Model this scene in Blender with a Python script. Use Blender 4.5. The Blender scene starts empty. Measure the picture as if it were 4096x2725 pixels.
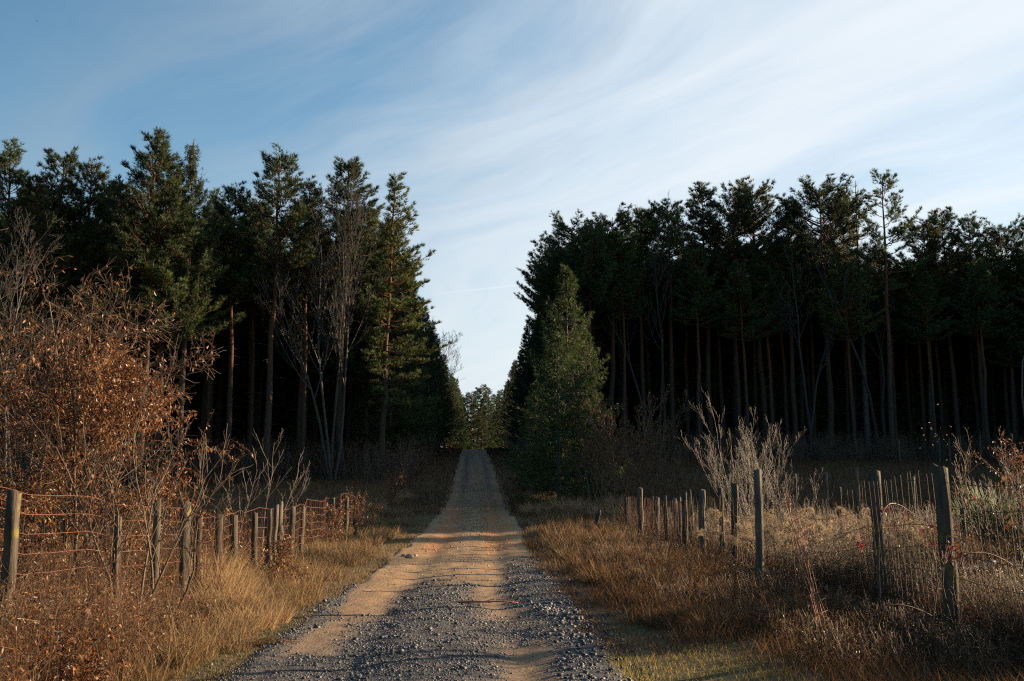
import bpy, math, random
import numpy as np
from mathutils import Vector, Matrix, Euler

R = np.random.default_rng(7)
random.seed(7)
C = bpy.context.scene.collection
S = bpy.context.scene

# ------------------------------------------------------------------ camera
F = 1024 * 35 / 36
CAM = np.array([0.0, 0.0, 1.6])
YAW = math.atan((512 - 474) / F)
PITCH = math.atan((484 - 340.5) / F)
cd = bpy.data.cameras.new('camera'); cd.lens = 35; cd.sensor_width = 36; cd.clip_end = 6000; cd.clip_start = 0.1
cam = bpy.data.objects.new('camera', cd); C.objects.link(cam)
cam.location = CAM
cam.rotation_euler = Euler((math.pi / 2 + PITCH, 0, -YAW), 'XYZ')
S.camera = cam
RM = np.array(cam.rotation_euler.to_matrix())

def ray(px, py):
    d = RM @ np.array([(px - 512) / F, (340.5 - py) / F, -1.0])
    return d / np.linalg.norm(d)

def at(px, py, Y):
    d = ray(px, py)
    return CAM + d * (Y / d[1])

# ------------------------------------------------------------------ noise and terrain
def _hash(ix, iy, seed):
    n = (ix * 374761393 + iy * 668265263 + seed * 982451653) & 0xFFFFFFFF
    n = ((n ^ (n >> 13)) * 1274126177) & 0xFFFFFFFF
    return ((n ^ (n >> 16)) & 0xFFFF) / 65535.0

def vnoise(x, y, seed=0):
    x = np.asarray(x, float); y = np.asarray(y, float)
    ix = np.floor(x).astype(np.int64); iy = np.floor(y).astype(np.int64)
    fx = x - ix; fy = y - iy
    fx = fx * fx * (3 - 2 * fx); fy = fy * fy * (3 - 2 * fy)
    a = _hash(ix, iy, seed); b = _hash(ix + 1, iy, seed)
    c = _hash(ix, iy + 1, seed); d = _hash(ix + 1, iy + 1, seed)
    return (a * (1 - fx) + b * fx) * (1 - fy) + (c * (1 - fx) + d * fx) * fy

def fbm(x, y, seed=0, oct=4):
    s = 0; amp = 0.5
    for k in range(oct):
        s = s + amp * vnoise(np.asarray(x) * 2 ** k, np.asarray(y) * 2 ** k, seed + k * 17)
        amp *= 0.5
    return s

def sstep(a, b, x):
    t = np.clip((np.asarray(x, float) - a) / (b - a), 0, 1)
    return t * t * (3 - 2 * t)

_py = np.arange(-200, 700, 0.5)
_pz = np.interp(_py, [-200, 0, 26, 35, 45, 56, 70, 88, 110, 126, 150, 200, 320, 700],
                [0, 0, 0, .14, .58, 1.25, 2.4, 3.85, 5.3, 5.95, 6.1, 5.2, 3, 3])
_k = np.exp(-0.5 * (np.arange(-24, 25) * 0.5 / 3.5) ** 2); _k /= _k.sum()
_pz = np.convolve(np.pad(_pz, 24, mode='edge'), _k, mode='valid')

def road_c(y):
    return np.interp(y, [-5, 8, 20, 35, 56, 126, 160, 220], [-.45, -.4, -.27, .02, .14, .0, -.3, -2])

def H(x, y):
    x = np.asarray(x, float); y = np.asarray(y, float)
    z = np.interp(y, _py, _pz)
    off = sstep(1.7, 3.0, np.abs(x - road_c(y)))
    z = z + off * (fbm(x * .35, y * .35, 3) - .47) * .28 + off * (fbm(x * 1.6, y * 1.6, 9) - .47) * .1
    z = z + 3.2 * sstep(104, 130, y - 12 * (x < 0)) * sstep(11, 18, np.abs(x)) * (1 - sstep(300, 600, y))
    z = z + off * sstep(15, 80, np.abs(x)) * (fbm(x * .03, y * .03, 5) - .47) * 3
    return z

def h1(x, y):
    return float(H(x, y))

# ------------------------------------------------------------------ mesh builder
class MB:
    def __init__(s):
        s.V = []; s.T = []; s.Q = []; s.CL = []; s.n = 0
    def add(s, v, tris=None, quads=None, col=None):
        v = np.asarray(v, np.float32).reshape(-1, 3)
        if tris is not None and len(tris): s.T.append(np.asarray(tris, np.int32).reshape(-1, 3) + s.n)
        if quads is not None and len(quads): s.Q.append(np.asarray(quads, np.int32).reshape(-1, 4) + s.n)
        if col is None: c = np.ones((len(v), 3), np.float32)
        else:
            c = np.asarray(col, np.float32)
            c = np.broadcast_to(c, (len(v), 3))
        s.CL.append(c); s.V.append(v); s.n += len(v)
    def mesh(s, name, mat, smooth=False):
        V = np.concatenate(s.V); CL = np.concatenate(s.CL)
        T = np.concatenate(s.T) if s.T else np.zeros((0, 3), np.int32)
        Q = np.concatenate(s.Q) if s.Q else np.zeros((0, 4), np.int32)
        me = bpy.data.meshes.new(name)
        me.vertices.add(len(V)); me.vertices.foreach_set('co', V.ravel())
        nl = T.size + Q.size
        me.loops.add(nl); me.loops.foreach_set('vertex_index', np.concatenate([T.ravel(), Q.ravel()]).astype(np.int32))
        me.polygons.add(len(T) + len(Q))
        st = np.concatenate([np.arange(len(T)) * 3, T.size + np.arange(len(Q)) * 4]).astype(np.int32)
        me.polygons.foreach_set('loop_start', st)
        if smooth: me.polygons.foreach_set('use_smooth', np.ones(len(st), bool))
        a = me.attributes.new('Col', 'FLOAT_COLOR', 'POINT')
        a.data.foreach_set('color', np.concatenate([CL, np.ones((len(CL), 1), np.float32)], 1).ravel())
        me.materials.append(mat)
        me.update(); me.validate()
        return me
    def build(s, name, mat, parent=None, smooth=False, loc=(0, 0, 0)):
        o = bpy.data.objects.new(name, s.mesh(name, mat, smooth)); C.objects.link(o)
        o.location = loc
        if parent is not None: o.parent = parent
        return o

def nrm(v):
    v = np.asarray(v, float)
    return v / np.maximum(np.linalg.norm(v, axis=-1, keepdims=True), 1e-9)

def tube(mb, pts, rad, sides=6, col=None, cap=False):
    pts = np.asarray(pts, float); n = len(pts); rad = np.broadcast_to(np.asarray(rad, float), (n,))
    t = nrm(np.gradient(pts, axis=0))
    m = nrm(pts[-1] - pts[0])
    ref = np.array([1.0, 0, 0]) if abs(m[0]) < .8 else np.array([0, 1.0, 0])
    u = nrm(np.cross(t, ref)); w = np.cross(t, u)
    a = np.arange(sides) * 2 * math.pi / sides
    ring = u[:, None] * np.cos(a)[None, :, None] + w[:, None] * np.sin(a)[None, :, None]
    v = pts[:, None] + ring * rad[:, None, None]
    i = np.arange(n - 1)[:, None] * sides; j = np.arange(sides)[None]; j2 = (j + 1) % sides
    q = np.stack([i + j, i + j2, i + sides + j2, i + sides + j], -1).reshape(-1, 4)
    v = v.reshape(-1, 3); tr = None
    if cap:
        v = np.concatenate([v, pts[-1:]]); b = (n - 1) * sides
        tr = [[b + k, b + (k + 1) % sides, n * sides] for k in range(sides)]
    mb.add(v, tr, q, col)

def twigs(mb, P, r0, r1, col=None):
    """many three-sided twigs at once; P is (N, K, 3)"""
    P = np.asarray(P, float)
    if len(P) == 0: return
    N, K, _ = P.shape
    t = nrm(P[:, -1] - P[:, 0])
    ref = np.where(np.abs(t[:, :1]) < .8, np.array([[1.0, 0, 0]]), np.array([[0, 1.0, 0]]))
    u = nrm(np.cross(t, ref)); w = np.cross(t, u)
    a = np.arange(3) * 2 * math.pi / 3
    ring = u[:, None] * np.cos(a)[None, :, None] + w[:, None] * np.sin(a)[None, :, None]
    r0 = np.broadcast_to(np.asarray(r0, float), (N,)); r1 = np.broadcast_to(np.asarray(r1, float), (N,))
    rr = r0[:, None] + (r1 - r0)[:, None] * np.linspace(0, 1, K)[None]
    v = P[:, :, None] + ring[:, None] * rr[:, :, None, None]
    base = (np.arange(N) * K * 3)[:, None, None]
    i = (np.arange(K - 1) * 3)[None, :, None]; j = np.arange(3)[None, None]; j2 = (j + 1) % 3
    q = np.stack([base + i + j, base + i + j2, base + i + 3 + j2, base + i + 3 + j], -1).reshape(-1, 4)
    if col is not None:
        col = np.asarray(col, float)
        if col.ndim == 2: col = np.repeat(col, K * 3, 0)
    mb.add(v.reshape(-1, 3), None, q, col)

def tufts(mb, P, D, k, L, W, spread, col=None, rng=R):
    """needle tufts: k narrow triangles fanning out of every point P along D"""
    P = np.asarray(P, float); D = nrm(D); N = len(P)
    if N == 0: return
    d = nrm(D[:, None] + rng.normal(0, spread, (N, k, 3)))
    l = L * rng.uniform(.65, 1.25, (N, k, 1))
    w = nrm(np.cross(d, rng.normal(0, 1, (N, k, 3)))) * W * .5
    b = P[:, None] + d * 0.02
    v = np.stack([b - w, b + w, b + d * l], 2).reshape(-1, 3)
    tr = np.arange(N * k * 3).reshape(-1, 3)
    if col is not None: col = np.repeat(np.asarray(col, float), k * 3, 0)
    mb.add(v, tr, None, col)

def leaves(mb, P, D, L, W, col, rng=R):
    P = np.asarray(P, float); D = nrm(D); N = len(P)
    if N == 0: return
    l = (L * rng.uniform(.7, 1.25, N))[:, None]
    s = nrm(np.cross(D, rng.normal(0, 1, (N, 3)))); up = np.cross(s, D)
    w = (W * rng.uniform(.7, 1.2, N))[:, None] * .5
    curl = rng.uniform(-.25, .35, (N, 1)) * l
    v = np.stack([P, P + D * l * .45 - s * w + up * curl * .5, P + D * l + up * curl * rng.uniform(-1, 1, (N, 1)), P + D * l * .45 + s * w + up * curl * .5], 1).reshape(-1, 3)
    q = np.arange(N * 4).reshape(-1, 4)
    t = np.concatenate([q[:, [0, 1, 2]], q[:, [0, 2, 3]]])
    mb.add(v, t, None, np.repeat(col, 4, 0))

def blades(mb, x, y, z, hgt, wid, lean, col, bias=(0, 0), rng=R):
    """grass blades: three-segment arcs that start upright and bend over; LEAN sets how far"""
    n = len(x)
    if n == 0: return
    a = rng.uniform(0, 2 * math.pi, n)
    d = np.stack([np.cos(a), np.sin(a)], -1) * .8 + np.asarray(bias) + rng.normal(0, .1, (n, 2))
    d = nrm(d)
    th0 = rng.uniform(0, .55, n) * lean + .05
    th1 = np.minimum(th0 + rng.uniform(.2, 1.9, n) * lean, 2.3)
    f = rng.uniform(0, 2 * math.pi, n); w = np.stack([np.cos(f), np.sin(f), np.zeros(n)], -1) * (wid * .5)[:, None]
    h = hgt * rng.uniform(.45, 1.25, n)
    p = np.stack([x, y, z - .02], -1); pts = [p]
    for k in range(3):
        th = th0 + (th1 - th0) * (k + .35) / 2.4
        p = p + np.stack([d[:, 0] * np.sin(th), d[:, 1] * np.sin(th), np.cos(th)], -1) * (h / 3)[:, None]
        p[:, 2] = np.maximum(p[:, 2], z + .012); pts.append(p)
    v = np.stack([pts[0] - w, pts[0] + w, pts[1] - w * .9, pts[1] + w * .9, pts[2] - w * .65, pts[2] + w * .65, pts[3]], 1).reshape(-1, 3)
    i = np.arange(n)[:, None] * 7
    mb.add(v, i + np.array([[4, 5, 6]]), np.concatenate([i + np.array([[0, 1, 3, 2]]), i + np.array([[2, 3, 5, 4]])]), np.repeat(col, 7, 0))

def pick(pal, n, var=.25, rng=R):
    pal = np.asarray(pal, float)
    c = pal[rng.integers(0, len(pal), n)]
    return np.clip(c * rng.uniform(1 - var, 1 + var, (n, 1)), 0, 1)

# ------------------------------------------------------------------ materials
def nodes(m):
    m.use_nodes = True
    nt = m.node_tree; nt.nodes.clear()
    return nt, nt.nodes, nt.links

def mat_col(name, trans=0.0, rough=.85, tint=(.80, .79, .78), objvar=0.0, spec=.2):
    """per-vertex colour with a diffuse and a translucent share"""
    m = bpy.data.materials.new(name); nt, N, L = nodes(m)
    out = N.new('ShaderNodeOutputMaterial')
    at_ = N.new('ShaderNodeAttribute'); at_.attribute_name = 'Col'
    mx = N.new('ShaderNodeMix'); mx.data_type = 'RGBA'; mx.blend_type = 'MULTIPLY'; mx.inputs[0].default_value = 1
    L.new(at_.outputs['Color'], mx.inputs[6]); mx.inputs[7].default_value = (*tint, 1)
    col = mx.outputs[2]
    if objvar:
        oi = N.new('ShaderNodeObjectInfo'); hs = N.new('ShaderNodeHueSaturation')
        mr = N.new('ShaderNodeMapRange'); mr.inputs[3].default_value = 1 - objvar; mr.inputs[4].default_value = 1 + objvar
        L.new(oi.outputs['Random'], mr.inputs[0]); L.new(mr.outputs[0], hs.inputs['Value'])
        mr2 = N.new('ShaderNodeMapRange'); mr2.inputs[3].default_value = .475; mr2.inputs[4].default_value = .515
        L.new(oi.outputs['Random'], mr2.inputs[0]); L.new(mr2.outputs[0], hs.inputs['Hue'])
        L.new(col, hs.inputs['Color']); col = hs.outputs[0]
    p = N.new('ShaderNodeBsdfPrincipled'); p.inputs['Roughness'].default_value = rough
    p.inputs['Specular IOR Level'].default_value = spec
    L.new(col, p.inputs['Base Color'])
    if trans:
        t = N.new('ShaderNodeBsdfTranslucent'); L.new(col, t.inputs[0])
        ms = N.new('ShaderNodeMixShader'); ms.inputs[0].default_value = trans
        L.new(p.outputs[0], ms.inputs[1]); L.new(t.outputs[0], ms.inputs[2]); L.new(ms.outputs[0], out.inputs[0])
    else: L.new(p.outputs[0], out.inputs[0])
    return m

def mat_noise(name, c1, c2, scale, rough=.9, bump=.3, stretch=(1, 1, 1), c3=None, c3scale=2, c3lo=.5, c3hi=.6, spec=.2, zramp=None):
    m = bpy.data.materials.new(name); nt, N, L = nodes(m)
    out = N.new('ShaderNodeOutputMaterial'); p = N.new('ShaderNodeBsdfPrincipled')
    tc = N.new('ShaderNodeTexCoord'); mp = N.new('ShaderNodeMapping'); mp.inputs['Scale'].default_value = stretch
    L.new(tc.outputs['Object'], mp.inputs[0])
    nz = N.new('ShaderNodeTexNoise'); nz.inputs['Scale'].default_value = scale; nz.inputs['Detail'].default_value = 7; nz.inputs['Roughness'].default_value = .65
    L.new(mp.outputs[0], nz.inputs['Vector'])
    cr = N.new('ShaderNodeValToRGB'); cr.color_ramp.elements[0].position = .32; cr.color_ramp.elements[1].position = .68
    cr.color_ramp.elements[0].color = (*c1, 1); cr.color_ramp.elements[1].color = (*c2, 1)
    L.new(nz.outputs[0], cr.inputs[0]); col = cr.outputs[0]
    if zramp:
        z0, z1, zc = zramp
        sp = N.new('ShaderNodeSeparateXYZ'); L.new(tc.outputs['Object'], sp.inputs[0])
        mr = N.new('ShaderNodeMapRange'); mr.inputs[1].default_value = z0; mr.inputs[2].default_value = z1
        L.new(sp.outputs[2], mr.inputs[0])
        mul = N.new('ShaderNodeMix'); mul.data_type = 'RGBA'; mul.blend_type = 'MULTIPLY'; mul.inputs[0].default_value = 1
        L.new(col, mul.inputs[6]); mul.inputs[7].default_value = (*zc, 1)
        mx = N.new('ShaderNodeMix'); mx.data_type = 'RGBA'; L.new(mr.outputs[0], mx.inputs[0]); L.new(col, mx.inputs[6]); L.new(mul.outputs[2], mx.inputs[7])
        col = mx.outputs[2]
    if c3:
        n2 = N.new('ShaderNodeTexNoise'); n2.inputs['Scale'].default_value = c3scale; n2.inputs['Detail'].default_value = 5
        L.new(tc.outputs['Object'], n2.inputs['Vector'])
        mr = N.new('ShaderNodeMapRange'); mr.inputs[1].default_value = c3lo; mr.inputs[2].default_value = c3hi; L.new(n2.outputs[0], mr.inputs[0])
        mx = N.new('ShaderNodeMix'); mx.data_type = 'RGBA'; L.new(mr.outputs[0], mx.inputs[0]); L.new(col, mx.inputs[6]); mx.inputs[7].default_value = (*c3, 1)
        col = mx.outputs[2]
    L.new(col, p.inputs['Base Color']); p.inputs['Roughness'].default_value = rough; p.inputs['Specular IOR Level'].default_value = spec
    if bump:
        b = N.new('ShaderNodeBump'); b.inputs['Strength'].default_value = bump; b.inputs['Distance'].default_value = .03
        L.new(nz.outputs[0], b.inputs['Height']); L.new(b.outputs[0], p.inputs['Normal'])
    L.new(p.outputs[0], out.inputs[0])
    return m

M = {}
M['grass'] = mat_col('dry_grass_mat', .40, .8)
M['leaf'] = mat_col('beech_leaf_mat', .40, .45, spec=.35)
M['needle'] = mat_col('pine_needle_mat', .34, .6, objvar=.3, spec=.3)
M['spruce'] = mat_col('spruce_needle_mat', .36, .6, spec=.3)
M['fluff'] = mat_col('seed_fluff_mat', .5, .9)
M['stone'] = mat_col('gravel_mat', 0, .62, spec=.45)
M['twig'] = mat_col('twig_mat', 0, .6, spec=.35)
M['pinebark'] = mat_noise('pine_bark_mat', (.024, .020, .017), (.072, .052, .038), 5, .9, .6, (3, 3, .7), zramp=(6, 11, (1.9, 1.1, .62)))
M['greybark'] = mat_noise('grey_bark_mat', (.034, .032, .028), (.095, .087, .075), 6, .8, .4, (2, 2, .6))
M['twigbark'] = mat_noise('brown_twig_mat', (.055, .04, .03), (.15, .105, .068), 9, .7, .2)
M['palebark'] = mat_noise('pale_twig_mat', (.075, .06, .047), (.19, .15, .115), 9, .6, .2, spec=.4)
M['post'] = mat_noise('weathered_wood_mat', (.018, .015, .012), (.09, .073, .052), 22, .85, .9, (1, 1, .09), c3=(.13, .11, .025), c3scale=7, c3lo=.55, c3hi=.68)
M['greypost'] = mat_noise('grey_wood_mat', (.034, .028, .022), (.15, .122, .092), 22, .85, .9, (1, 1, .09))
M['rust'] = mat_noise('rusty_wire_mat', (.065, .022, .012), (.19, .066, .028), 30, .7, .2, spec=.4)
M['darkwire'] = mat_noise('old_wire_mat', (.035, .022, .016), (.09, .05, .032), 30, .7, .2, spec=.4)
M['birch'] = mat_noise('birch_bark_mat', (.055, .06, .068), (.12, .123, .128), 14, .7, .2, (.4, .4, 3), c3=(.04, .035, .03), c3scale=9, c3lo=.62, c3hi=.68)
M['ground'] = mat_noise('soil_mat', (.035, .024, .014), (.12, .08, .043), 2.2, .95, .7, c3=(.06, .06, .02), c3scale=.5, c3lo=.5, c3hi=.7)
M['dark'] = mat_noise('dark_shell_mat', (.02, .02, .02), (.05, .045, .04), 9, .5, .1)
M['redleaf'] = mat_col('red_leaf_mat', .55, .5, spec=.4)

def mat_road():
    m = bpy.data.materials.new('dirt_road_mat'); nt, N, L = nodes(m)
    out = N.new('ShaderNodeOutputMaterial'); p = N.new('ShaderNodeBsdfPrincipled')
    tc = N.new('ShaderNodeTexCoord'); at_ = N.new('ShaderNodeAttribute'); at_.attribute_name = 'Col'
    sp = N.new('ShaderNodeSeparateColor'); L.new(at_.outputs['Color'], sp.inputs[0])
    def noise(scale, detail=6, st=None):
        n = N.new('ShaderNodeTexNoise'); n.inputs['Scale'].default_value = scale; n.inputs['Detail'].default_value = detail; n.inputs['Roughness'].default_value = .65
        if st:
            mp = N.new('ShaderNodeMapping'); mp.inputs['Scale'].default_value = st; L.new(tc.outputs['Object'], mp.inputs[0]); L.new(mp.outputs[0], n.inputs['Vector'])
        else: L.new(tc.outputs['Object'], n.inputs['Vector'])
        return n.outputs[0]
    def ramp(src, a, b, ca, cb):
        r = N.new('ShaderNodeValToRGB'); r.color_ramp.elements[0].position = a; r.color_ramp.elements[1].position = b
        r.color_ramp.elements[0].color = (*ca, 1); r.color_ramp.elements[1].color = (*cb, 1); L.new(src, r.inputs[0]); return r.outputs[0]
    def mix(f, a, b):
        x = N.new('ShaderNodeMix'); x.data_type = 'RGBA'
        L.new(f, x.inputs[0]) if not isinstance(f, float) else setattr(x.inputs[0], 'default_value', f)
        L.new(a, x.inputs[6]); L.new(b, x.inputs[7]); return x.outputs[2]
    fine = noise(38, 8); mid = noise(3.2, 7, (1, .35, 1))
    sand = ramp(fine, .3, .7, (.15, .095, .052), (.34, .23, .13))
    sand2 = ramp(mid, .35, .65, (.19, .12, .064), (.34, .22, .122))
    sand = mix(.5, sand, sand2)
    orange = ramp(fine, .3, .7, (.21, .078, .022), (.40, .17, .052))
    om = N.new('ShaderNodeMath'); om.operation = 'MULTIPLY'; L.new(sp.outputs[1], om.inputs[0])
    mr = N.new('ShaderNodeMapRange'); mr.inputs[1].default_value = .36; mr.inputs[2].default_value = .58; L.new(noise(1.1, 5, (1, .5, 1)), mr.inputs[0]); L.new(mr.outputs[0], om.inputs[1])
    c = mix(om.outputs[0], sand, orange)
    grey = ramp(noise(55, 8), .3, .7, (.024, .028, .034), (.092, .096, .102))
    c = mix(sp.outputs[0], c, grey)
    wet_shade = ramp(noise(20, 6), .3, .7, (.020, .0145, .011), (.055, .038, .027))
    c = mix(sp.outputs[2], c, wet_shade)
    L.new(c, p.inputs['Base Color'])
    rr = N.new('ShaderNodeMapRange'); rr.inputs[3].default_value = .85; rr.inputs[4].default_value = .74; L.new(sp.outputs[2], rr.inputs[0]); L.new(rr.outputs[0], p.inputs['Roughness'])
    p.inputs['Specular IOR Level'].default_value = .2
    b = N.new('ShaderNodeBump'); b.inputs['Strength'].default_value = .8; b.inputs['Distance'].default_value = .025
    L.new(noise(26, 10), b.inputs['Height']); L.new(b.outputs[0], p.inputs['Normal'])
    L.new(p.outputs[0], out.inputs[0])
    return m
M['road'] = mat_road()

# ------------------------------------------------------------------ tagging
def tag(o, label=None, cat=None, group=None, kind=None):
    if label: o['label'] = label
    if cat: o['category'] = cat
    if group: o['group'] = group
    if kind: o['kind'] = kind
    return o

def empty(name, loc, label=None, cat=None, group=None, rz=0.0, sc=1.0):
    o = bpy.data.objects.new(name, None); C.objects.link(o)
    o.empty_display_size = .2
    o.location = loc; o.rotation_euler = (0, 0, rz)
    o.scale = sc if isinstance(sc, tuple) else (sc, sc, sc)
    return tag(o, label, cat, group)

# ------------------------------------------------------------------ ground
def grid_obj(name, xs, ys, zf, mat, colf=None, kind='structure'):
    X, Y = np.meshgrid(xs, ys)
    mb = MB(); nx, ny = len(xs), len(ys)
    v = np.stack([X, Y, zf(X, Y)], -1).reshape(-1, 3)
    i = np.arange(ny - 1)[:, None] * nx; j = np.arange(nx - 1)[None]
    q = np.stack([i + j, i + j + 1, i + nx + j + 1, i + nx + j], -1).reshape(-1, 4)
    mb.add(v, None, q, None if colf is None else colf(X, Y).reshape(-1, 3))
    o = mb.build(name, mat, smooth=True)
    return tag(o, kind=kind)

gx = np.concatenate([-np.geomspace(16, 2500, 45)[::-1], np.arange(-15.6, 15.7, .3), np.geomspace(16, 2500, 45)])
gy = np.concatenate([-np.geomspace(6, 1200, 18)[::-1], np.arange(-5, 60, .45), np.geomspace(60.5, 4000, 110)])
grid_obj('ground', gx, gy, lambda x, y: H(x, y) - .05 * (1 - sstep(1.5, 1.75, np.abs(x - road_c(y)))), M['ground'])

def grav(x, y):
    u = x - road_c(y)
    n = fbm(x * 1.3, y * .8, 21); n2 = fbm(x * 4, y * 3, 31)
    near = 1 - sstep(8.5, 14, y)
    right = sstep(-.15, .5, u - (.72 + .30 * near) + (n - .47) * .7) * (1 - sstep(18, 25, y))
    left = sstep(-.1, .5, -u - 1.25 + (n - .47) * .6) * (1 - sstep(14, 18, y))
    mid = (1 - sstep(.25 + .28 * near, .95 + .30 * near, np.abs(u + .14 + .12 * near + (n - .47) * .7))) * (1 - sstep(14.5, 18.5, y + (n2 - .47) * 4))
    low = (1 - sstep(8.4, 10.8, y + (n - .47) * 3)) * sstep(.3, -.3, u) * .9
    cross = np.exp(-((y - 11.4) / 1.2) ** 2) * .8 * sstep(-.4, .2, u)
    g = np.maximum.reduce([right, left, mid, low, cross])
    return np.clip(g * (.5 + n2 * 1.1), 0, 1)

def road_col(X, Y):
    g = grav(X, Y)
    u = X - road_c(Y)
    n = fbm(X * 2, Y * .6, 51)
    orange = sstep(22, 27, Y) * (1 - sstep(46, 60, Y)) * np.clip(.55 + .5 * np.cos(u * 4.1 + 3.1), 0, 1)
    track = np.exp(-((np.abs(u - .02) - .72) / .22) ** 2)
    wet_shade = sstep(36, 62, Y) * (.5 + .5 * track) * (.6 + n)  # damp tracks plus the wood's shade, put into the far road colour
    return np.stack([np.clip(g * .8 - .08 + .30 * (1 - sstep(11, 22, Y)) * (.4 + n), 0, .92), np.clip(orange, 0, 1), np.clip(wet_shade, 0, 1)], -1)

def road_z(X, Y):
    """height of the road surface: wheel tracks, crown, lumps"""
    X = np.asarray(X, float); Y = np.asarray(Y, float); U = X - road_c(Y)
    z = np.interp(Y, _py, _pz)
    z = z - np.exp(-((np.abs(U) - .75) / .26) ** 2) * .035 + np.exp(-(U / .3) ** 2) * .012
    z = z + (fbm(X * 2.2, Y * 1.4, 61) - .47) * .05 + (fbm(X * 9, Y * 7, 63) - .47) * .018
    return z + grav(X, Y) * .018 + .006

def build_road():
    mb = MB()
    ys = np.concatenate([np.arange(-3, 24, .07), np.arange(24, 60, .2), np.arange(60, 150, .7)])
    us = np.linspace(-1.72, 1.72, 64)
    U, Y = np.meshgrid(us, ys)
    edge = (1 - .14 * sstep(40, 110, Y)) * (1 + (fbm(np.sign(U) * 7.3 + 0 * Y, Y * .5, 77) - .47) * .34)
    X = road_c(Y) + U * edge
    z = road_z(X, Y) - .006
    z = z - sstep(1.5, 1.72, np.abs(U)) * .06
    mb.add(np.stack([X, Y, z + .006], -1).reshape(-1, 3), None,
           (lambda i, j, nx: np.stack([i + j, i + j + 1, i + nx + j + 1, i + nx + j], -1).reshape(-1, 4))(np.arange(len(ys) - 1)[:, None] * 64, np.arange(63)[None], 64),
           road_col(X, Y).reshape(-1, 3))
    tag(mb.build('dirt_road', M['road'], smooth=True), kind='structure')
build_road()

# puddles near the crest
mb = MB()
for (px, Y, a, b) in ((479, 117, .28, 2.2),):
    cx = at(px, 460, Y)[0]
    an = np.linspace(0, 2 * math.pi, 25)[:-1]
    rr = 1 + .25 * np.sin(an * 3 + px)
    xx = cx + a * rr * np.cos(an); yy = Y + b * rr * np.sin(an)
    v = np.stack([xx, yy, np.interp(yy, _py, _pz) + .04], -1)
    v = np.concatenate([v, [[cx, Y, np.interp(Y, _py, _pz) + .04]]])
    mb.add(v, [[k, (k + 1) % 24, 24] for k in range(24)])
pm = mat_noise('puddle_mat', (.03, .028, .025), (.04, .036, .03), 3, .08, 0, spec=.5)
tag(mb.build('puddle_water', pm, smooth=True), kind='structure')

# gravel: angular stones
def stones(mb, x, y, z, s, pal, rng=R):
    n = len(x)
    cube = np.array([[-1, -1, -1], [1, -1, -1], [1, 1, -1], [-1, 1, -1], [-1, -1, 1], [1, -1, 1], [1, 1, 1], [-1, 1, 1]], float)
    v = cube[None] * rng.uniform(.45, 1.0, (n, 8, 3)) * rng.uniform(.5, 1.1, (n, 1, 3)) * np.array([1.1, 1.1, .7])
    a = rng.uniform(0, 2 * math.pi, n); b = rng.normal(0, .35, n)
    ca, sa, cb, sb = np.cos(a), np.sin(a), np.cos(b), np.sin(b)
    X = v[..., 0] * cb[:, None] + v[..., 2] * sb[:, None]; Z = -v[..., 0] * sb[:, None] + v[..., 2] * cb[:, None]; Yv = v[..., 1]
    v = np.stack([X * ca[:, None] - Yv * sa[:, None], X * sa[:, None] + Yv * ca[:, None], Z], -1) * (s * .5)[:, None, None]
    v = v + np.stack([x, y, z + s * .10], -1)[:, None]
    f = np.array([[0, 3, 2, 1], [4, 5, 6, 7], [0, 1, 5, 4], [1, 2, 6, 5], [2, 3, 7, 6], [3, 0, 4, 7]])
    mb.add(v.reshape(-1, 3), None, (np.arange(n)[:, None, None] * 8 + f[None]).reshape(-1, 4), np.repeat(pick(pal, n, .35), 8, 0))

mb = MB()
n = 230000
y = 5.5 * (30 / 5.5) ** (R.random(n) ** 1.0); u = R.uniform(-2.0, 1.95, n); x = road_c(y) + u
g = grav(x, y); keep = R.random(n) < np.clip(g * 1.1, 0, 1) ** 1.3 * np.clip(.15 + 1.5 * (fbm(x * 2.6, y * 2.0, 41) - .25), .1, .8) + .03
out = (np.abs(u) > 1.66) & (R.random(n) > .35); keep &= ~out
x, y, g = x[keep], y[keep], g[keep]
s = R.lognormal(math.log(.0098), .5, len(x)) * (y / 10) ** .45 * np.where(g > .35, 1.15, .7)
big = (x - road_c(y) > 1.1) & (R.random(len(x)) < .10) & (y < 14)
s = np.where(big, s * 2.7, s); s = np.clip(s, .006, .07)
GREY = [(.050, .058, .070), (.058, .067, .082), (.078, .086, .098), (.030, .036, .047), (.14, .14, .138), (.045, .050, .060)]
stones(mb, x, y, np.where(np.abs(x - road_c(y)) > 1.7, H(x, y), road_z(x, y)), s, GREY)
n = 2600
y = R.uniform(18, 75, n); x = road_c(y) + R.normal(0, .85, n).clip(-1.6, 1.6)
stones(mb, x, y, road_z(x, y), np.clip(R.lognormal(math.log(.02), .5, n) * (y / 25) ** .6, .008, .09), [(.3, .22, .14), (.2, .18, .16), (.36, .28, .2)])
tag(mb.build('gravel', M['stone']), kind='stuff')

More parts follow.
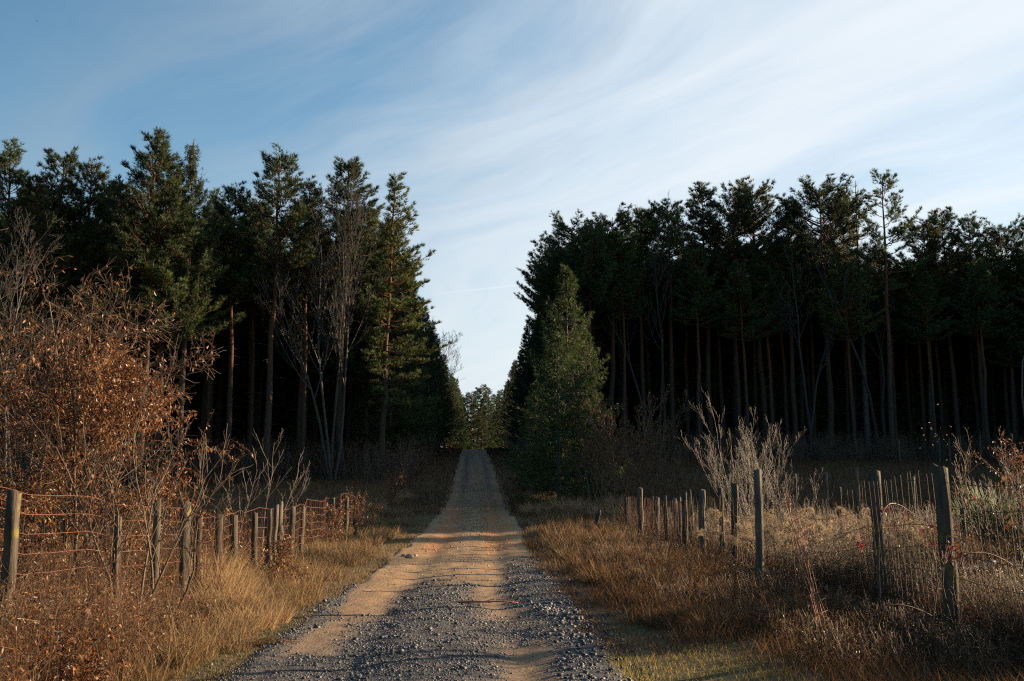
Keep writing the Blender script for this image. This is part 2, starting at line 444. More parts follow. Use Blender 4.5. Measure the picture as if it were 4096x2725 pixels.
# pale stones at the left road edge
for k, (px, py, s) in enumerate(((404, 555, .13), (409.5, 556, .17), (415, 554.5, .1))):
    Y = 1.6 * F / (py - 484); p = at(px, py, Y)
    mb = MB()
    import itertools
    th = np.linspace(0, math.pi, 7)[1:-1]; ph = np.arange(9) * 2 * math.pi / 9
    rr = R.uniform(.82, 1.1, (5, 9))
    v = np.stack([np.sin(th)[:, None] * np.cos(ph)[None] * rr, np.sin(th)[:, None] * np.sin(ph)[None] * rr * .8, np.cos(th)[:, None] * rr * .6], -1).reshape(-1, 3)
    v = np.concatenate([v, [[0, 0, .6], [0, 0, -.55]]]) * s * .62
    q = [[i * 9 + j, (i + 1) * 9 + j, (i + 1) * 9 + (j + 1) % 9, i * 9 + (j + 1) % 9] for i in range(4) for j in range(9)]
    t = [[j, (j + 1) % 9, 45] for j in range(9)] + [[36 + (j + 1) % 9, 36 + j, 46] for j in range(9)]
    mb.add(v, t, q, (.33, .27, .20))
    o = mb.build('stone', M['stone'], loc=(p[0], Y, h1(p[0], Y) + s * .22))
    tag(o, ['small pale stone leftmost of three at the left road edge', 'largest pale tan stone at the left edge of the road',
            'smallest pale stone nearest the wheel track at the left road edge'][k], 'stone', 'pale stones at the left road edge')

# ------------------------------------------------------------------ conifers
GREEN = [(.048, .080, .034), (.062, .098, .038), (.080, .112, .040), (.038, .068, .034)]

def pine_meshes(seed, Ht=20.0, base=.52, rad=2.1, whorl=.42, per=5, tuft=1.0, asym=None, up=.28, el0=0.0, low=1.0, top=.75, dead=24, fine=1.0, pal=GREEN, dens=1.0):
    rng = np.random.default_rng(seed)
    tr = MB(); cr = MB(); br = MB()
    nz = 12; zz = np.linspace(-.3, Ht, nz)
    bend = np.cumsum(rng.normal(0, .05, (nz, 2)), 0); bend -= bend[1] * 1
    bend[:2] = 0
    tp = np.column_stack([bend, zz])
    rads = np.interp(zz, [-.3, .6, Ht * .5, Ht], [.24, .185, .12, .02]) * Ht / 20
    tube(tr, tp, rads, 8)
    z0 = Ht * base; z = z0
    P0, P1 = [], []
    TP, TD, TC = [], [], []
    axis = lambda z_: np.array([np.interp(z_, zz, tp[:, 0]), np.interp(z_, zz, tp[:, 1]), z_])
    while z < Ht * .985:
        t = (z - z0) / (Ht - z0)
        prof = min(1, low + t * 2.2) * (1 - t) ** top + .07
        for k in range(per if t < .85 else 4):
            if rng.random() > dens: continue
            a = rng.uniform(0, 2 * math.pi)
            Lb = rad * prof * rng.uniform(.55, 1.25)
            if asym: Lb *= 1 + asym[1] * math.cos(a - asym[0])
            if Lb < .15: Lb = .15
            el = math.radians(el0 + rng.uniform(-4, 14) + 50 * t ** 1.4)
            d = np.array([math.cos(a) * math.cos(el), math.sin(a) * math.cos(el), math.sin(el)])
            s = np.linspace(0, 1, 5)
            b0 = axis(z + rng.uniform(-.15, .15))
            pts = b0 + d * (s * Lb)[:, None]; pts[:, 2] += (s ** 2.2) * Lb * up - np.sin(s * math.pi) * Lb * .05
            pts[1:-1] += rng.normal(0, .04, (3, 3))
            tube(br, pts, np.linspace(.012 + .016 * Lb, .008, 5), 3)
            # side twigs
            nt = max(3, int(Lb / .095 * fine))
            ss = rng.uniform(.28 if Lb > .8 else .05, 1, nt)
            q = np.stack([np.interp(ss, s, pts[:, c]) for c in range(3)], -1)
            side = rng.choice([-1, 1], nt) * rng.uniform(.4, 1.15, nt)
            ca, sa = np.cos(a + side), np.sin(a + side)
            l2 = (.18 + .42 * (1 - ss) * min(Lb, 1.6)) * rng.uniform(.6, 1.2, nt)
            dd = np.stack([ca, sa, rng.uniform(.05, .75, nt)], -1)
            e = q + nrm(dd) * l2[:, None]
            P0.append(q); P1.append(e)
            for f in (.45, .75, 1.0):
                TP.append(q + (e - q) * f + rng.normal(0, .03, q.shape)); TD.append(nrm(dd) * .55 + np.array([0, 0, .75]))
            TP.append(pts[-1:]); TD.append(d[None] + np.array([[0, 0, .7]]))
        z += whorl * rng.uniform(.75, 1.25) * (1 if t < .8 else .8)
    P0 = np.concatenate(P0); P1 = np.concatenate(P1)
    twigs(br, np.stack([P0, P1], 1), .008, .004)
    TP = np.concatenate(TP); TD = np.concatenate(TD)
    clump = vnoise(TP[:, 0] * 1.5 + seed, TP[:, 2] * 1.5 + TP[:, 1], seed)
    col = pick(pal, len(TP), .3, rng) * (.7 + .6 * clump[:, None])
    tufts(cr, TP, TD, 8, .235 * tuft, .028 * tuft, .40, col, rng)
    # dead branches below the crown
    for k in range(dead):
        zb = rng.uniform(min(Ht * .16, z0), z0 + 1); a = rng.uniform(0, 2 * math.pi); Lb = rng.uniform(.4, 1.5)
        b0 = axis(zb); s = np.linspace(0, 1, 4)
        pts = b0 + np.array([math.cos(a), math.sin(a), rng.uniform(-.25, .3)]) * (s * Lb)[:, None]
        pts[1:] += rng.normal(0, .05, (3, 3)); pts[:, 2] -= s ** 2 * Lb * .15
        tube(br, pts, np.linspace(.016, .005, 4), 3)
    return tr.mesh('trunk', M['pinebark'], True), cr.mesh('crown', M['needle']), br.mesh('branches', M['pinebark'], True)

def spruce_meshes(seed, Ht=11.0, rad=2.3, whorl=.42, per=6, pal=GREEN, clear=.06, spray=.17):
    rng = np.random.default_rng(seed)
    tr = MB(); cr = MB(); br = MB()
    zz = np.linspace(-.3, Ht, 9)
    tube(tr, np.column_stack([np.zeros((9, 2)) + np.cumsum(rng.normal(0, .012, (9, 2)), 0), zz]), np.interp(zz, [-.3, Ht], [.15, .012]) * Ht / 11, 7)
    z = Ht * clear; TP, TD = [], []; A, B = [], []
    while z < Ht * .985:
        t = z / Ht; wf = rng.uniform(.78, 1.12)
        a0 = rng.uniform(0, 6.28)
        for k in range(per + 2):
            inter = k >= per
            a = a0 + k * 6.283 / per + rng.normal(0, .22)
            Lb = (rad * (1 - t) ** .86 * wf * rng.uniform(.5, 1.28)) * (.55 if inter else 1) + .12
            if rng.random() < .10: Lb *= 1.22
            s = np.linspace(0, 1, 6)
            el = math.radians(-16 + 62 * t ** 2.2 + rng.uniform(-4, 4))
            pts = np.array([0, 0, z + (rng.uniform(.1, .3) if inter else rng.uniform(-.05, .05))]) + np.array([math.cos(a) * math.cos(el), math.sin(a) * math.cos(el), math.sin(el)]) * (s * Lb)[:, None]
            pts[:, 2] += s ** 2.4 * Lb * .42 - np.sin(s * math.pi) * .08 * Lb
            tube(br, pts, np.linspace(.008 + .007 * Lb, .004, 6), 3)
            nt = max(4, int(Lb / .10))
            ss = rng.uniform(.05, 1, nt) ** .6
            q = np.stack([np.interp(ss, s, pts[:, c]) for c in range(3)], -1)
            side = rng.choice([-1, 1], nt) * rng.uniform(.4, 1.0, nt)
            l2 = (.1 + .30 * (1 - ss) * min(Lb, 2)) * rng.uniform(.6, 1.3, nt)
            dd = nrm(np.stack([np.cos(a + side), np.sin(a + side), rng.uniform(-.8, .12, nt)], -1))
            e = q + dd * l2[:, None]; A.append(q); B.append(e)
            for f in (.3, .65, 1.0):
                TP.append(q + (e - q) * f); TD.append(dd)
            m = max(3, int(Lb / .1)); ss = rng.uniform(.3, 1, m)
            TP.append(np.stack([np.interp(ss, s, pts[:, c]) for c in range(3)], -1)); TD.append(np.tile(nrm(pts[-1] - pts[-2]), (m, 1)))
        z += whorl * rng.uniform(.7, 1.2) * (1 - .35 * t)
    TP.append(np.array([[0, 0, Ht - .25 + .05 * k] for k in range(8)])); TD.append(np.tile([0, 0, 1.0], (8, 1)))
    A = np.concatenate(A); B = np.concatenate(B); twigs(br, np.stack([A, B], 1), .004, .002)
    TP = np.concatenate(TP); TD = np.concatenate(TD)
    tufts(cr, TP, TD, 4, spray, .026, .4, pick(pal, len(TP), .3, rng), rng)
    return tr, cr, br

def place(meshes, name, x, y, Ht, proto_h, label, cat, group=None, rz=None, lean=(0, 0), zs=1.0, sink=0.0):
    sc = Ht / proto_h
    o = empty(name, (x, y, h1(x, y) - sink), label, cat, group, R.uniform(0, 6.28) if rz is None else rz, (sc * zs, sc * zs, sc))
    o.rotation_euler = (lean[0], lean[1], o.rotation_euler[2])
    up_ = {}
    for nm, me in zip(('trunk', 'crown', 'branches'), meshes):
        if me is None: continue
        c = bpy.data.objects.new(nm, me); C.objects.link(c); c.parent = up_['trunk'] if nm == 'branches' else o
        up_[nm] = c
    return o

YEL = [(.080, .106, .030), (.105, .126, .036), (.060, .090, .030), (.115, .13, .042)]
PINE = [pine_meshes(11, base=.44, rad=2.8), pine_meshes(12, base=.60, rad=2.4, top=.6), pine_meshes(13, base=.40, rad=3.0, top=.85),
        pine_meshes(14, base=.64, rad=2.3, top=.55), pine_meshes(15, base=.47, rad=2.8, top=.65, pal=YEL), pine_meshes(16, base=.42, rad=3.1, top=.75, pal=YEL)]
FLAT = [pine_meshes(23, base=.66, rad=3.1, top=.42, low=.6, whorl=.36), pine_meshes(24, base=.70, rad=2.8, top=.5, low=.8, whorl=.36, pal=YEL),
        pine_meshes(25, base=.62, rad=3.3, top=.48, low=.5, whorl=.4, per=4, pal=YEL), pine_meshes(26, base=.68, rad=3.0, top=.36, low=.7, whorl=.38)]
FULL = [pine_meshes(21, base=.08, rad=2.6, low=.75, top=.8, whorl=.5), pine_meshes(22, base=.10, rad=2.4, low=.8, top=.75, whorl=.5)]
SPARSE = pine_meshes(31, base=.60, rad=2.9, whorl=.62, per=4, top=.55, low=.5, dens=.8, fine=1.2)
EDGE = pine_meshes(32, base=.24, rad=2.1, whorl=.42, per=5, low=.6, top=.62, asym=(0, .6), up=.10, el0=-6, pal=YEL, dead=40, fine=.8)
LARCH = None

# ------------------------------------------------------------------ bare and leafy branching plants
def grow(rng, mb, p, d, L, r, lev, P, tips):
    n = P['seg'][lev] if lev < len(P['seg']) else 3
    pts = [np.asarray(p, float)]; dv = nrm(np.asarray(d, float))
    for k in range(n):
        dv = nrm(dv + rng.normal(0, P['wig'], 3) + np.array([0, 0, P['up']]) * (1.0 if lev else .3))
        pts.append(pts[-1] + dv * L / n)
    pts = np.array(pts)
    rr = np.linspace(r, max(r * P['taper'], P['rmin']), n + 1)
    tube(mb, pts, rr, 6 if lev == 0 else (4 if lev == 1 else 3))
    if lev >= P['levels'] - 1:
        tips.append((pts, dv)); return
    if lev >= P['levels'] - 2: tips.append((pts, dv))
    nb = P['n'][lev]
    for k in range(nb):
        t = P['start'][lev] + (1 - P['start'][lev]) * (k + rng.uniform(.1, .9)) / nb
        q = np.array([np.interp(t * n, np.arange(n + 1), pts[:, c]) for c in range(3)])
        i = min(int(t * n), n - 1); tn = nrm(pts[i + 1] - pts[i])
        side = nrm(np.cross(tn, rng.normal(0, 1, 3)))
        ang = P['ang'] * rng.uniform(.7, 1.3)
        nd = tn * math.cos(ang) + side * math.sin(ang)
        l2 = L * P['ratio'] * rng.uniform(.6, 1.2) * (1.15 - .6 * t)
        grow(rng, mb, q, nd, l2, max(np.interp(t, [0, 1], [r, rr[-1]]) * P['rr'], P['rmin']), lev + 1, P, tips)

BARE = dict(seg=[7, 5, 4, 3, 2], wig=.10, up=.12, taper=.25, rmin=.006, levels=5, n=[11, 6, 5, 3], start=[.38, .2, .2, .2], ang=.62, ratio=.48, rr=.6)

def bare_tree_mesh(seed, Ht, stems=1, P=BARE, mat='greybark', r=.013, spread=.12, name='branches'):
    rng = np.random.default_rng(seed); mb = MB(); tips = []
    for s in range(stems):
        a = rng.uniform(0, 6.28)
        grow(rng, mb, (0.12 * math.cos(a) * (stems > 1), .12 * math.sin(a) * (stems > 1), -.2), (math.cos(a) * spread, math.sin(a) * spread, 1), Ht * rng.uniform(.82, 1.0) * (1 if s == 0 else .9), r * Ht, 0, P, tips)
    return mb, tips

BROWN = [(.20, .078, .024), (.27, .115, .04), (.13, .048, .017), (.40, .20, .08), (.22, .09, .03), (.08, .032, .014)]

def leaf_along(rng, mb, tips, per_m, L, W, pal, droop=.8, keep=None):
    for pts, d in tips:
        ln = np.linalg.norm(np.diff(pts, axis=0), axis=1).sum()
        k = rng.poisson(ln * per_m)
        if k == 0: continue
        t = rng.uniform(0, 1, k) * (len(pts) - 1)
        q = np.stack([np.interp(t, np.arange(len(pts)), pts[:, c]) for c in range(3)], -1)
        dd = rng.normal(0, .55, (k, 3)) + d * .4; dd[:, 2] -= droop
        q = q + rng.normal(0, .015, q.shape)
        if keep is not None:
            m = keep(q); q, dd = q[m], dd[m]
            if len(q) == 0: continue
        leaves(mb, q, dd, L, W, pick(pal, len(q), .3, rng), rng)

def shrub(name, label, cat, x, y, mbs, group=None, rz=0, names=('branches', 'foliage'), mats=('twigbark', 'leaf'), sc=1.0):
    o = empty(name, (x, y, h1(x, y)), label, cat, group, rz, sc)
    for nm, b, m in zip(names, mbs, mats):
        if b is None or b.n == 0: continue
        b.build(nm, M[m] if isinstance(m, str) else m, o)
    return o

# ------------------------------------------------------------------ the woods
used = []
def free(x, y, dmin):
    for (a, b) in used:
        if (a - x) ** 2 + (b - y) ** 2 < dmin * dmin: return False
    return True

def sky_tree(px, py, Y, meshes, label, name='pine_tree', cat='pine tree', group=None, rz=None, zs=1.0, lean=(0, 0)):
    p = at(px, py, Y); x = p[0]; Ht = p[2] - h1(x, Y)
    used.append((x, Y))
    return place(meshes, name, x, Y, Ht, 20.0, label, cat, group, rz, lean, zs * 1.18)

GL = 'pines of the left wood'; GR = 'pines of the right wood'
sky_tree(15, 146, 56, PINE[0], 'tall pine with rounded top at the far left edge', group=GL)
sky_tree(38, 180, 55, PINE[5], 'shorter pine with sunlit yellowish tufts right of the leftmost tall pine', group=GL)
sky_tree(63, 155, 58, PINE[3], 'pine with a narrow spiky tip between the leftmost pine and its twin-topped neighbour', group=GL)
sky_tree(93, 163, 58, PINE[1], 'pine with a forked open top left of the tallest left pine', group=GL)
sky_tree(125, 186, 58, PINE[4], 'low topped pine in the dip before the tallest left pine', group=GL)
sky_tree(156, 135, 56.5, PINE[2], 'tallest broadest pine of the left wood, crown lit on its right side', group=GL, zs=1.12)
sky_tree(172, 158, 58, PINE[5], 'pine with sunlit bushy side behind the tallest left pine', group=GL)
sky_tree(237, 187, 62, PINE[1], 'thin topped dark pine in the skyline dip right of the larch', group=GL)
sky_tree(276, 157, 61, PINE[3], 'broad pine with steep pointed crown in the middle of the left wood', group=GL, zs=1.1)
sky_tree(310, 182, 63, PINE[1], 'thin open topped pine between two broad dark pines of the left wood', group=GL, zs=.8)
sky_tree(347, 163, 65, PINE[1], 'broad dark pine standing behind the big bare tree', group=GL, zs=1.1)
e = sky_tree(386, 178, 64, EDGE, 'leaning pine with long open branches over the road, right end of the left wood', group=GL, rz=-.1, lean=(0, .035))

# larch with hanging twigs
def larch_mesh(seed, Ht, rad, droop=True, needles=True):
    rng = np.random.default_rng(seed); tr = MB(); cr = MB()
    zz = np.linspace(-.3, Ht, 9); tube(tr, np.column_stack([np.cumsum(rng.normal(0, .03, (9, 2)), 0), zz]), np.interp(zz, [-.3, Ht], [.2, .015]), 7)
    A, TP, TD = [], [], []
    z = Ht * .45
    while z < Ht * .99:
        t = (z - Ht * .45) / (Ht * .55)
        for k in range(4):
            a = rng.uniform(0, 6.28); Lb = rad * (1 - t) ** .75 * rng.uniform(.5, 1.2) + .15
            s = np.linspace(0, 1, 5)
            pts = np.array([0, 0, z]) + np.array([math.cos(a), math.sin(a), .15]) * (s * Lb)[:, None]; pts[:, 2] += s ** 3 * Lb * .45 - np.sin(s * 3.14) * .1 * Lb
            tube(tr, pts, np.linspace(.022, .007, 5), 3)
            m = int(Lb / .09) + 3
            ss = rng.uniform(.15, 1, m); q = np.stack([np.interp(ss, s, pts[:, c]) for c in range(3)], -1)
            e_ = q + np.stack([rng.normal(0, .1, m), rng.normal(0, .1, m), -rng.uniform(.15, .75, m) if droop else rng.uniform(-.1, .4, m)], -1)
            A.append(np.stack([q, e_], 1))
            for f in (.2, .5, .8, 1): TP.append(q + (e_ - q) * f); TD.append(rng.normal(0, .6, q.shape) + [0, 0, -.5])
        z += rng.uniform(.25, .5)
    twigs(tr, np.concatenate(A), .007, .004)
    TP = np.concatenate(TP); TD = np.concatenate(TD)
    if needles: tufts(cr, TP, TD, 4, .13, .035, .6, pick(GREEN, len(TP), .3, rng), rng)
    return tr, cr
tr, cr = larch_mesh(41, 20, 2.2)
sky_tree(193, 139, 58, (tr.mesh('trunk', M['pinebark'], True), cr.mesh('crown', M['needle'])), 'tall spruce with thin hanging twigs and an open spire above the left wood', 'spruce_tree', 'spruce')

# big bare trees of the left wood
mb, tips = bare_tree_mesh(51, 17.5, 4, dict(BARE, n=[12, 7, 6, 3], wig=.07, ang=.5, up=.16, rmin=.010), 'greybark', .0062, .16)
o = empty('bare_tree', (at(333, 460, 63)[0], 63, h1(at(333, 460, 63)[0], 63)), 'big leafless tree with several pale stems in front of the broad dark pine', 'bare tree')
used.append((o.location[0], 63))
mb.build('branches', M['greybark'], o, True)
mb, tips = bare_tree_mesh(52, 13.5, 2, dict(BARE, rmin=.009, n=[11, 6, 5, 3]), 'greybark', .0065, .12)
o = empty('bare_tree', (at(12, 470, 50)[0], 50, h1(-23, 50)), 'slender leafless tree with forked pale stems at the far left edge', 'bare tree')
mb.build('branches', M['greybark'], o, True); used.append((o.location[0], 50))
mb, tips = bare_tree_mesh(53, 12.6, 2, dict(BARE, rmin=.008, n=[9, 5, 5, 3]), 'greybark', .0045, .08)
xb = at(452, 380, 98)[0]
o = empty('bare_tree', (-5.3, 92, h1(-5.3, 92)), 'leafless tree with fine twigs reaching into the gap over the road from the left', 'bare tree')
o.scale = (.95, .95, .95); mb.build('branches', M['greybark'], o, True)

def left_front(x): return np.interp(x, [-60, -34, -8], [40, 51, 66])
cnt = 0
for k in range(4000):
    x = R.uniform(-44, -7.2); y = R.uniform(50, 92)
    if y < left_front(x) + .8 or abs(x) / y > .62: continue
    dep = y - left_front(x)
    if not free(x, y, 2.5 if dep < 10 else 3.2): continue
    used.append((x, y))
    Ht = R.uniform(15.2, 18.0) if dep < 7 else R.uniform(17.8, 20.2)
    front = dep < 4
    place(PINE[R.integers(0, 6) if x < -22 or dep > 6 else (1, 3)[k % 2]], 'pine_tree', x, y, Ht, 20.0,
          'slim dark pine in the front rank of the left wood' if front else 'dark pine standing deep inside the left wood', 'pine tree', GL if not front else 'front pines of the left wood', zs=R.uniform(.95, 1.3))
    cnt += 1
    if cnt >= 86: break
# pines that line the road, left side
yy = 69.0
while yy < 186:
    for xo, lab in ((float(np.interp(yy, [69, 100, 150, 188], [-5.9, -5.0, -3.7, -1.8])), 'dense pine lining the left side of the road'), (-9.2, 'pine in the second rank left of the road')):
        if xo < -7 and yy > 130: continue
        x = xo + R.uniform(-.45, .45); y = yy + R.uniform(-.8, .8)
        Ht = np.interp(y, [68, 90, 115, 150, 186], [17.5, 15.5, 13.0, 11.8, 12.2]) * R.uniform(.88, 1.06)
        place(FULL[R.integers(0, 2)] if xo > -7 else PINE[R.integers(0, 6)], 'pine_tree', x, y, Ht, 20.0, lab, 'pine tree',
              'pines along the left road side' if xo > -7 else 'second rank of pines left of the road', zs=1.25 if xo > -7 else 1.0)
        used.append((x, y))
    yy += 3.3
# right wood: skyline pines
sky_tree(572, 226, 89, FLAT[0], 'pine at the left corner of the right wood above the spruce', group=GR, zs=1.15)
sky_tree(608, 218, 90, FLAT[2], 'wide flat topped pine next to the corner pine of the right wood', group=GR, zs=1.15)
sky_tree(640, 214, 91, FLAT[1], 'narrow pine on the low left skyline of the right wood', group=GR)
sky_tree(668, 209, 90, FLAT[1], 'pine with several small tips left of the airy topped pine', group=GR)
sky_tree(704, 188, 91, PINE[3], 'airy topped pale green pine rising on the skyline of the right wood', group=GR)
sky_tree(733, 203, 90, FLAT[3], 'pine in the skyline dip right of the airy topped pine', group=GR)
sky_tree(757, 191, 92, FLAT[2], 'broad dark pine with sunlit left side near the middle of the right wood', group=GR, zs=1.1)
sky_tree(786, 200, 90, PINE[1], 'small spired pine between the two broad pines of the right wood', group=GR)
sky_tree(819, 188, 90, FLAT[0], 'broad dome topped pine left of the bare larch', group=GR, zs=1.15)
sky_tree(843, 197, 93, PINE[4], 'thin yellowish pine tangled with the bare larch', group=GR, zs=.8)
sky_tree(878, 179, 86.5, SPARSE, 'tall lone pine with a long bare trunk standing above the right wood', group=GR, rz=.4, zs=.95)
sky_tree(919, 224, 90, FLAT[2], 'low rounded yellowish pine right of the tall lone pine', group=GR)
sky_tree(944, 213, 91, PINE[3], 'open twin topped pine on the right part of the skyline', group=GR)
sky_tree(969, 217, 90, PINE[1], 'pine with a ragged sunlit top next to the twin topped pine', group=GR)
sky_tree(1000, 232, 91, FLAT[3], 'low dark pine near the right picture edge', group=GR)
sky_tree(1021, 224, 90, PINE[2], 'dark pine cut by the right picture edge', group=GR)
tr, cr = larch_mesh(42, 20, 1.7, False, False)
o = sky_tree(854, 181, 91, (tr.mesh('trunk', M['greybark'], True), None), 'bare grey larch with a thin feathery spire on the right skyline', 'larch_tree', 'larch')
M['darkbark'] = mat_noise('dark_bark_mat', (.02, .019, .018), (.05, .046, .042), 6, .8, .4, (2, 2, .6))
def bare_at(px, py, Y, seed, label, stems=1, spread=.05, mat='darkbark', r=.007, P=None):
    p = at(px, py, Y); Ht = p[2] - h1(p[0], Y)
    b, _ = bare_tree_mesh(seed, Ht, stems, P or dict(BARE, rmin=.011, n=[10, 6, 5, 3], start=[.5, .2, .2, .2], up=.2, ratio=.36), mat, r, spread)
    o = empty('bare_tree', (p[0], Y, h1(p[0], Y)), label, 'bare tree', 'bare trees of the right wood')
    b.build('branches', M[mat], o, True); used.append((p[0], Y))
bare_at(1012, 216, 87, 61, 'pale leafless birch rising at the right picture edge', mat='palebark', r=.005)
bare_at(868, 214, 88, 62, 'leafless tree with steep forked limbs left of the tall lone pine', 2, .12)
bare_at(655, 226, 87, 64, 'slim leafless tree with fine top twigs on the low left skyline of the right wood', 2, .1)
bare_at(548, 262, 95, 65, 'leafless tree whose fine twigs fringe the left corner of the right wood', 2, .3, 'palebark', .006)
bare_at(800, 250, 86, 66, 'grey leafless tree with twin trunks in the front rank of the right wood', 2, .06, r=.008)
cnt = 0
for k in range(6000):
    x = R.uniform(8, 66); y = R.uniform(86.5, 112)
    if x / y > .64: continue
    dep = y - 86
    if not free(x, y, 2.6 if dep < 8 else 3.4): continue
    used.append((x, y)); front = dep < 5
    place((FLAT + PINE[1:5:2])[R.integers(0, 6)], 'pine_tree', x, y, (R.uniform(17.2, 19.8) if dep < 6 else R.uniform(19.2, 21.6)) - np.interp(x, [38, 44], [0, 1.6]), 20.0,
          'straight dark pine in the front rank of the right wood' if front else 'dark pine standing deep inside the right wood', 'pine tree', GR if not front else 'front pines of the right wood', zs=R.uniform(.95, 1.3))
    cnt += 1
    if cnt >= 112: break
yy = 89.0
while yy < 171:
    for xo, lab in ((6.4, 'dense dark pine lining the right side of the road'), (10.0, 'pine in the second rank right of the road')):
        x = xo + R.uniform(-.5, .5) + road_c(yy) - max(0, (yy - 110)) * .03; y = yy + R.uniform(-.8, .8)
        Ht = np.interp(y, [88, 105, 125, 155, 172], [17.0, 14.5, 12.0, 10.8, 11.2]) * R.uniform(.9, 1.06)
        place(FULL[R.integers(0, 2)] if xo < 8 else PINE[R.integers(0, 6)], 'pine_tree', x, y, Ht, 20.0, lab, 'pine tree',
              'pines along the right road side' if xo < 8 else 'second rank of pines right of the road', zs=1.2 if xo < 8 else 1.0)
    yy += 3.6
# sunlit pines that close the view beyond the crest
for k, (px, py, Y, m) in enumerate(((474, 391, 178, 0), (479, 388, 185, 1), (484, 384, 182, 0), (490, 388, 184, 1), (494, 394, 190, 0), (468, 392, 186, 0), (482, 408, 172, 1), (499, 400, 194, 0), (462, 396, 190, 1))):
    sky_tree(px, py, Y, FULL[m], ['pine with a bushy tip at the left of the sunlit far trees', 'pointed yellow green pine among the far trees', 'tallest far tree in the gap at the end of the road',
             'rounded dark green far pine right of the tallest far tree', 'far pine touching the right road side trees', 'far pine half hidden by the left road side trees',
             'lowest brightest sunlit pine in front of the far trees', 'far pine mostly hidden behind the right road side trees', 'far pine mostly hidden behind the left road side trees'][k], group='far trees closing the road', zs=1.5)

# the deep forest behind and unseen trees added at right for shade, one mass
def deep_forest():
    tr = MB(); cr = MB()
    pts = []
    for k in range(430):
        r_ = R.random()
        if r_ < .30: x, y = R.uniform(-95, -9), R.uniform(86, 120)
        elif r_ < .42: x, y = R.uniform(-85, -44), R.uniform(44, 92)
        elif r_ < .72: x, y = R.uniform(10, 80), R.uniform(108, 126)
        elif r_ < .84: x, y = R.uniform(64, 84), R.uniform(62, 100)
        else: x, y = R.uniform(56, 120), R.uniform(84, 112)
        if x < 0 and y < left_front(max(x, -60)) + 2: continue
        pts.append((x, y))
    for k in range(76):
        pts.append((9 + (k % 38) * 2.0 + R.uniform(-.5, .5), (114.5, 119.5)[k // 38] + R.uniform(-1, 1)))
    for k in range(60):
        pts.append((-9 - (k % 30) * 2.2 + R.uniform(-.5, .5), (96, 101)[k // 30] + R.uniform(-1, 1)))
    for (x, y) in pts:
        z = h1(x, y); Ht = R.uniform(14, 18) if x < 0 else (R.uniform(16, 20) if x < 55 else R.uniform(19, 22))
        tube(tr, np.array([[x, y, z - .3], [x + R.normal(0, .2), y, z + Ht * .5], [x, y, z + Ht]]), [.17, .12, .02], 5)
        n = 620
        t = R.random(n); a = R.uniform(0, 6.28, n); rr = 2.3 * (1 - t) ** .6 * np.sqrt(R.random(n)) + .1
        zz = z + Ht * (.03 + .97 * t)
        P = np.stack([x + rr * np.cos(a), y + rr * np.sin(a), zz], -1)
        tufts(cr, P, np.stack([np.cos(a), np.sin(a), np.full(n, .5)], -1), 4, .95, .30, .5, pick(GREEN, n, .3))
    o = cr.build('deep_forest', M['needle']); tag(o, kind='stuff')
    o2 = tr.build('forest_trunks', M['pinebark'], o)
deep_forest()

# undergrowth at the foot of the woods: a dark thicket of stems and old leaves
def thicket():
    st = MB()
    spots = []
    for k in range(2600):
        r_ = R.random()
        if r_ < .40:
            x = R.uniform(-40, -5.5); y = left_front(x) + R.uniform(-3, 10)
        elif r_ < .55:
            y = R.uniform(60, 125); x = -3.9 - R.random() * 3
        elif r_ < .88:
            x = R.uniform(7, 60); y = R.uniform(83, 96)
        else:
            y = R.uniform(52, 125); x = 4.2 + R.random() * 3
        spots.append((x, y))
    A = np.array(spots); z = H(A[:, 0], A[:, 1])
    n = len(A)
    for rep in range(5):
        b = np.stack([A[:, 0] + R.normal(0, .3, n), A[:, 1] + R.normal(0, .3, n), z - .05], -1)
        hgt = R.uniform(.6, 2.6, n)
        e = b + np.stack([R.normal(0, .35, n), R.normal(0, .35, n), hgt], -1)
        m = (b + e) / 2 + R.normal(0, .12, (n, 3))
        P = np.stack([b, m, e], 1)
        twigs(st, P, .011, .004, pick([(.10, .07, .05), (.14, .10, .07), (.075, .055, .045)], n))
        for q in range(6):
            t = R.uniform(.3, 1, n)[:, None]; p = b + (e - b) * t
            d = nrm(R.normal(0, 1, (n, 3)) + [0, 0, .5]) * R.uniform(.25, .7, n)[:, None]
            twigs(st, np.stack([p, p + d], 1), .005, .003, pick([(.11, .075, .055), (.15, .11, .08)], n))
            leaves(st, p + d * R.random((n, 1)), R.normal(0, 1, (n, 3)), .11, .07, pick([(.10, .045, .02), (.07, .035, .018), (.04, .04, .015)], n))
    tag(st.build('undergrowth', M['twig']), kind='stuff')
thicket()

# ------------------------------------------------------------------ spruces by the road
SPG = [(.046, .078, .022), (.064, .096, .026), (.034, .064, .022), (.070, .090, .026)]
def put_spruce(px, py, Y, seed, rad, label, clear=.06):
    p = at(px, py, Y); x = p[0]; Ht = p[2] - h1(x, Y)
    tr, cr, br = spruce_meshes(seed, Ht, rad, pal=SPG, clear=clear)
    o = empty('spruce_tree', (x, Y, h1(x, Y)), label, 'spruce')
    t_ = tr.build('trunk', M['greybark'], o, True); cr.build('crown', M['spruce'], o); br.build('branches', M['greybark'], t_, True)
put_spruce(566, 270, 47.5, 71, 3.1, 'tall green spruce with a pointed top on the right verge', .12)
put_spruce(558, 336, 44.5, 72, 2.4, 'shorter yellow green spruce in front of the tall spruce', .05)
put_spruce(536, 385, 56, 73, 1.9, 'small dark spruce close to the road left of the tall spruce', .04)
put_spruce(585, 330, 50, 74, 1.9, 'slim dark spruce behind the right side of the tall spruce', .05)

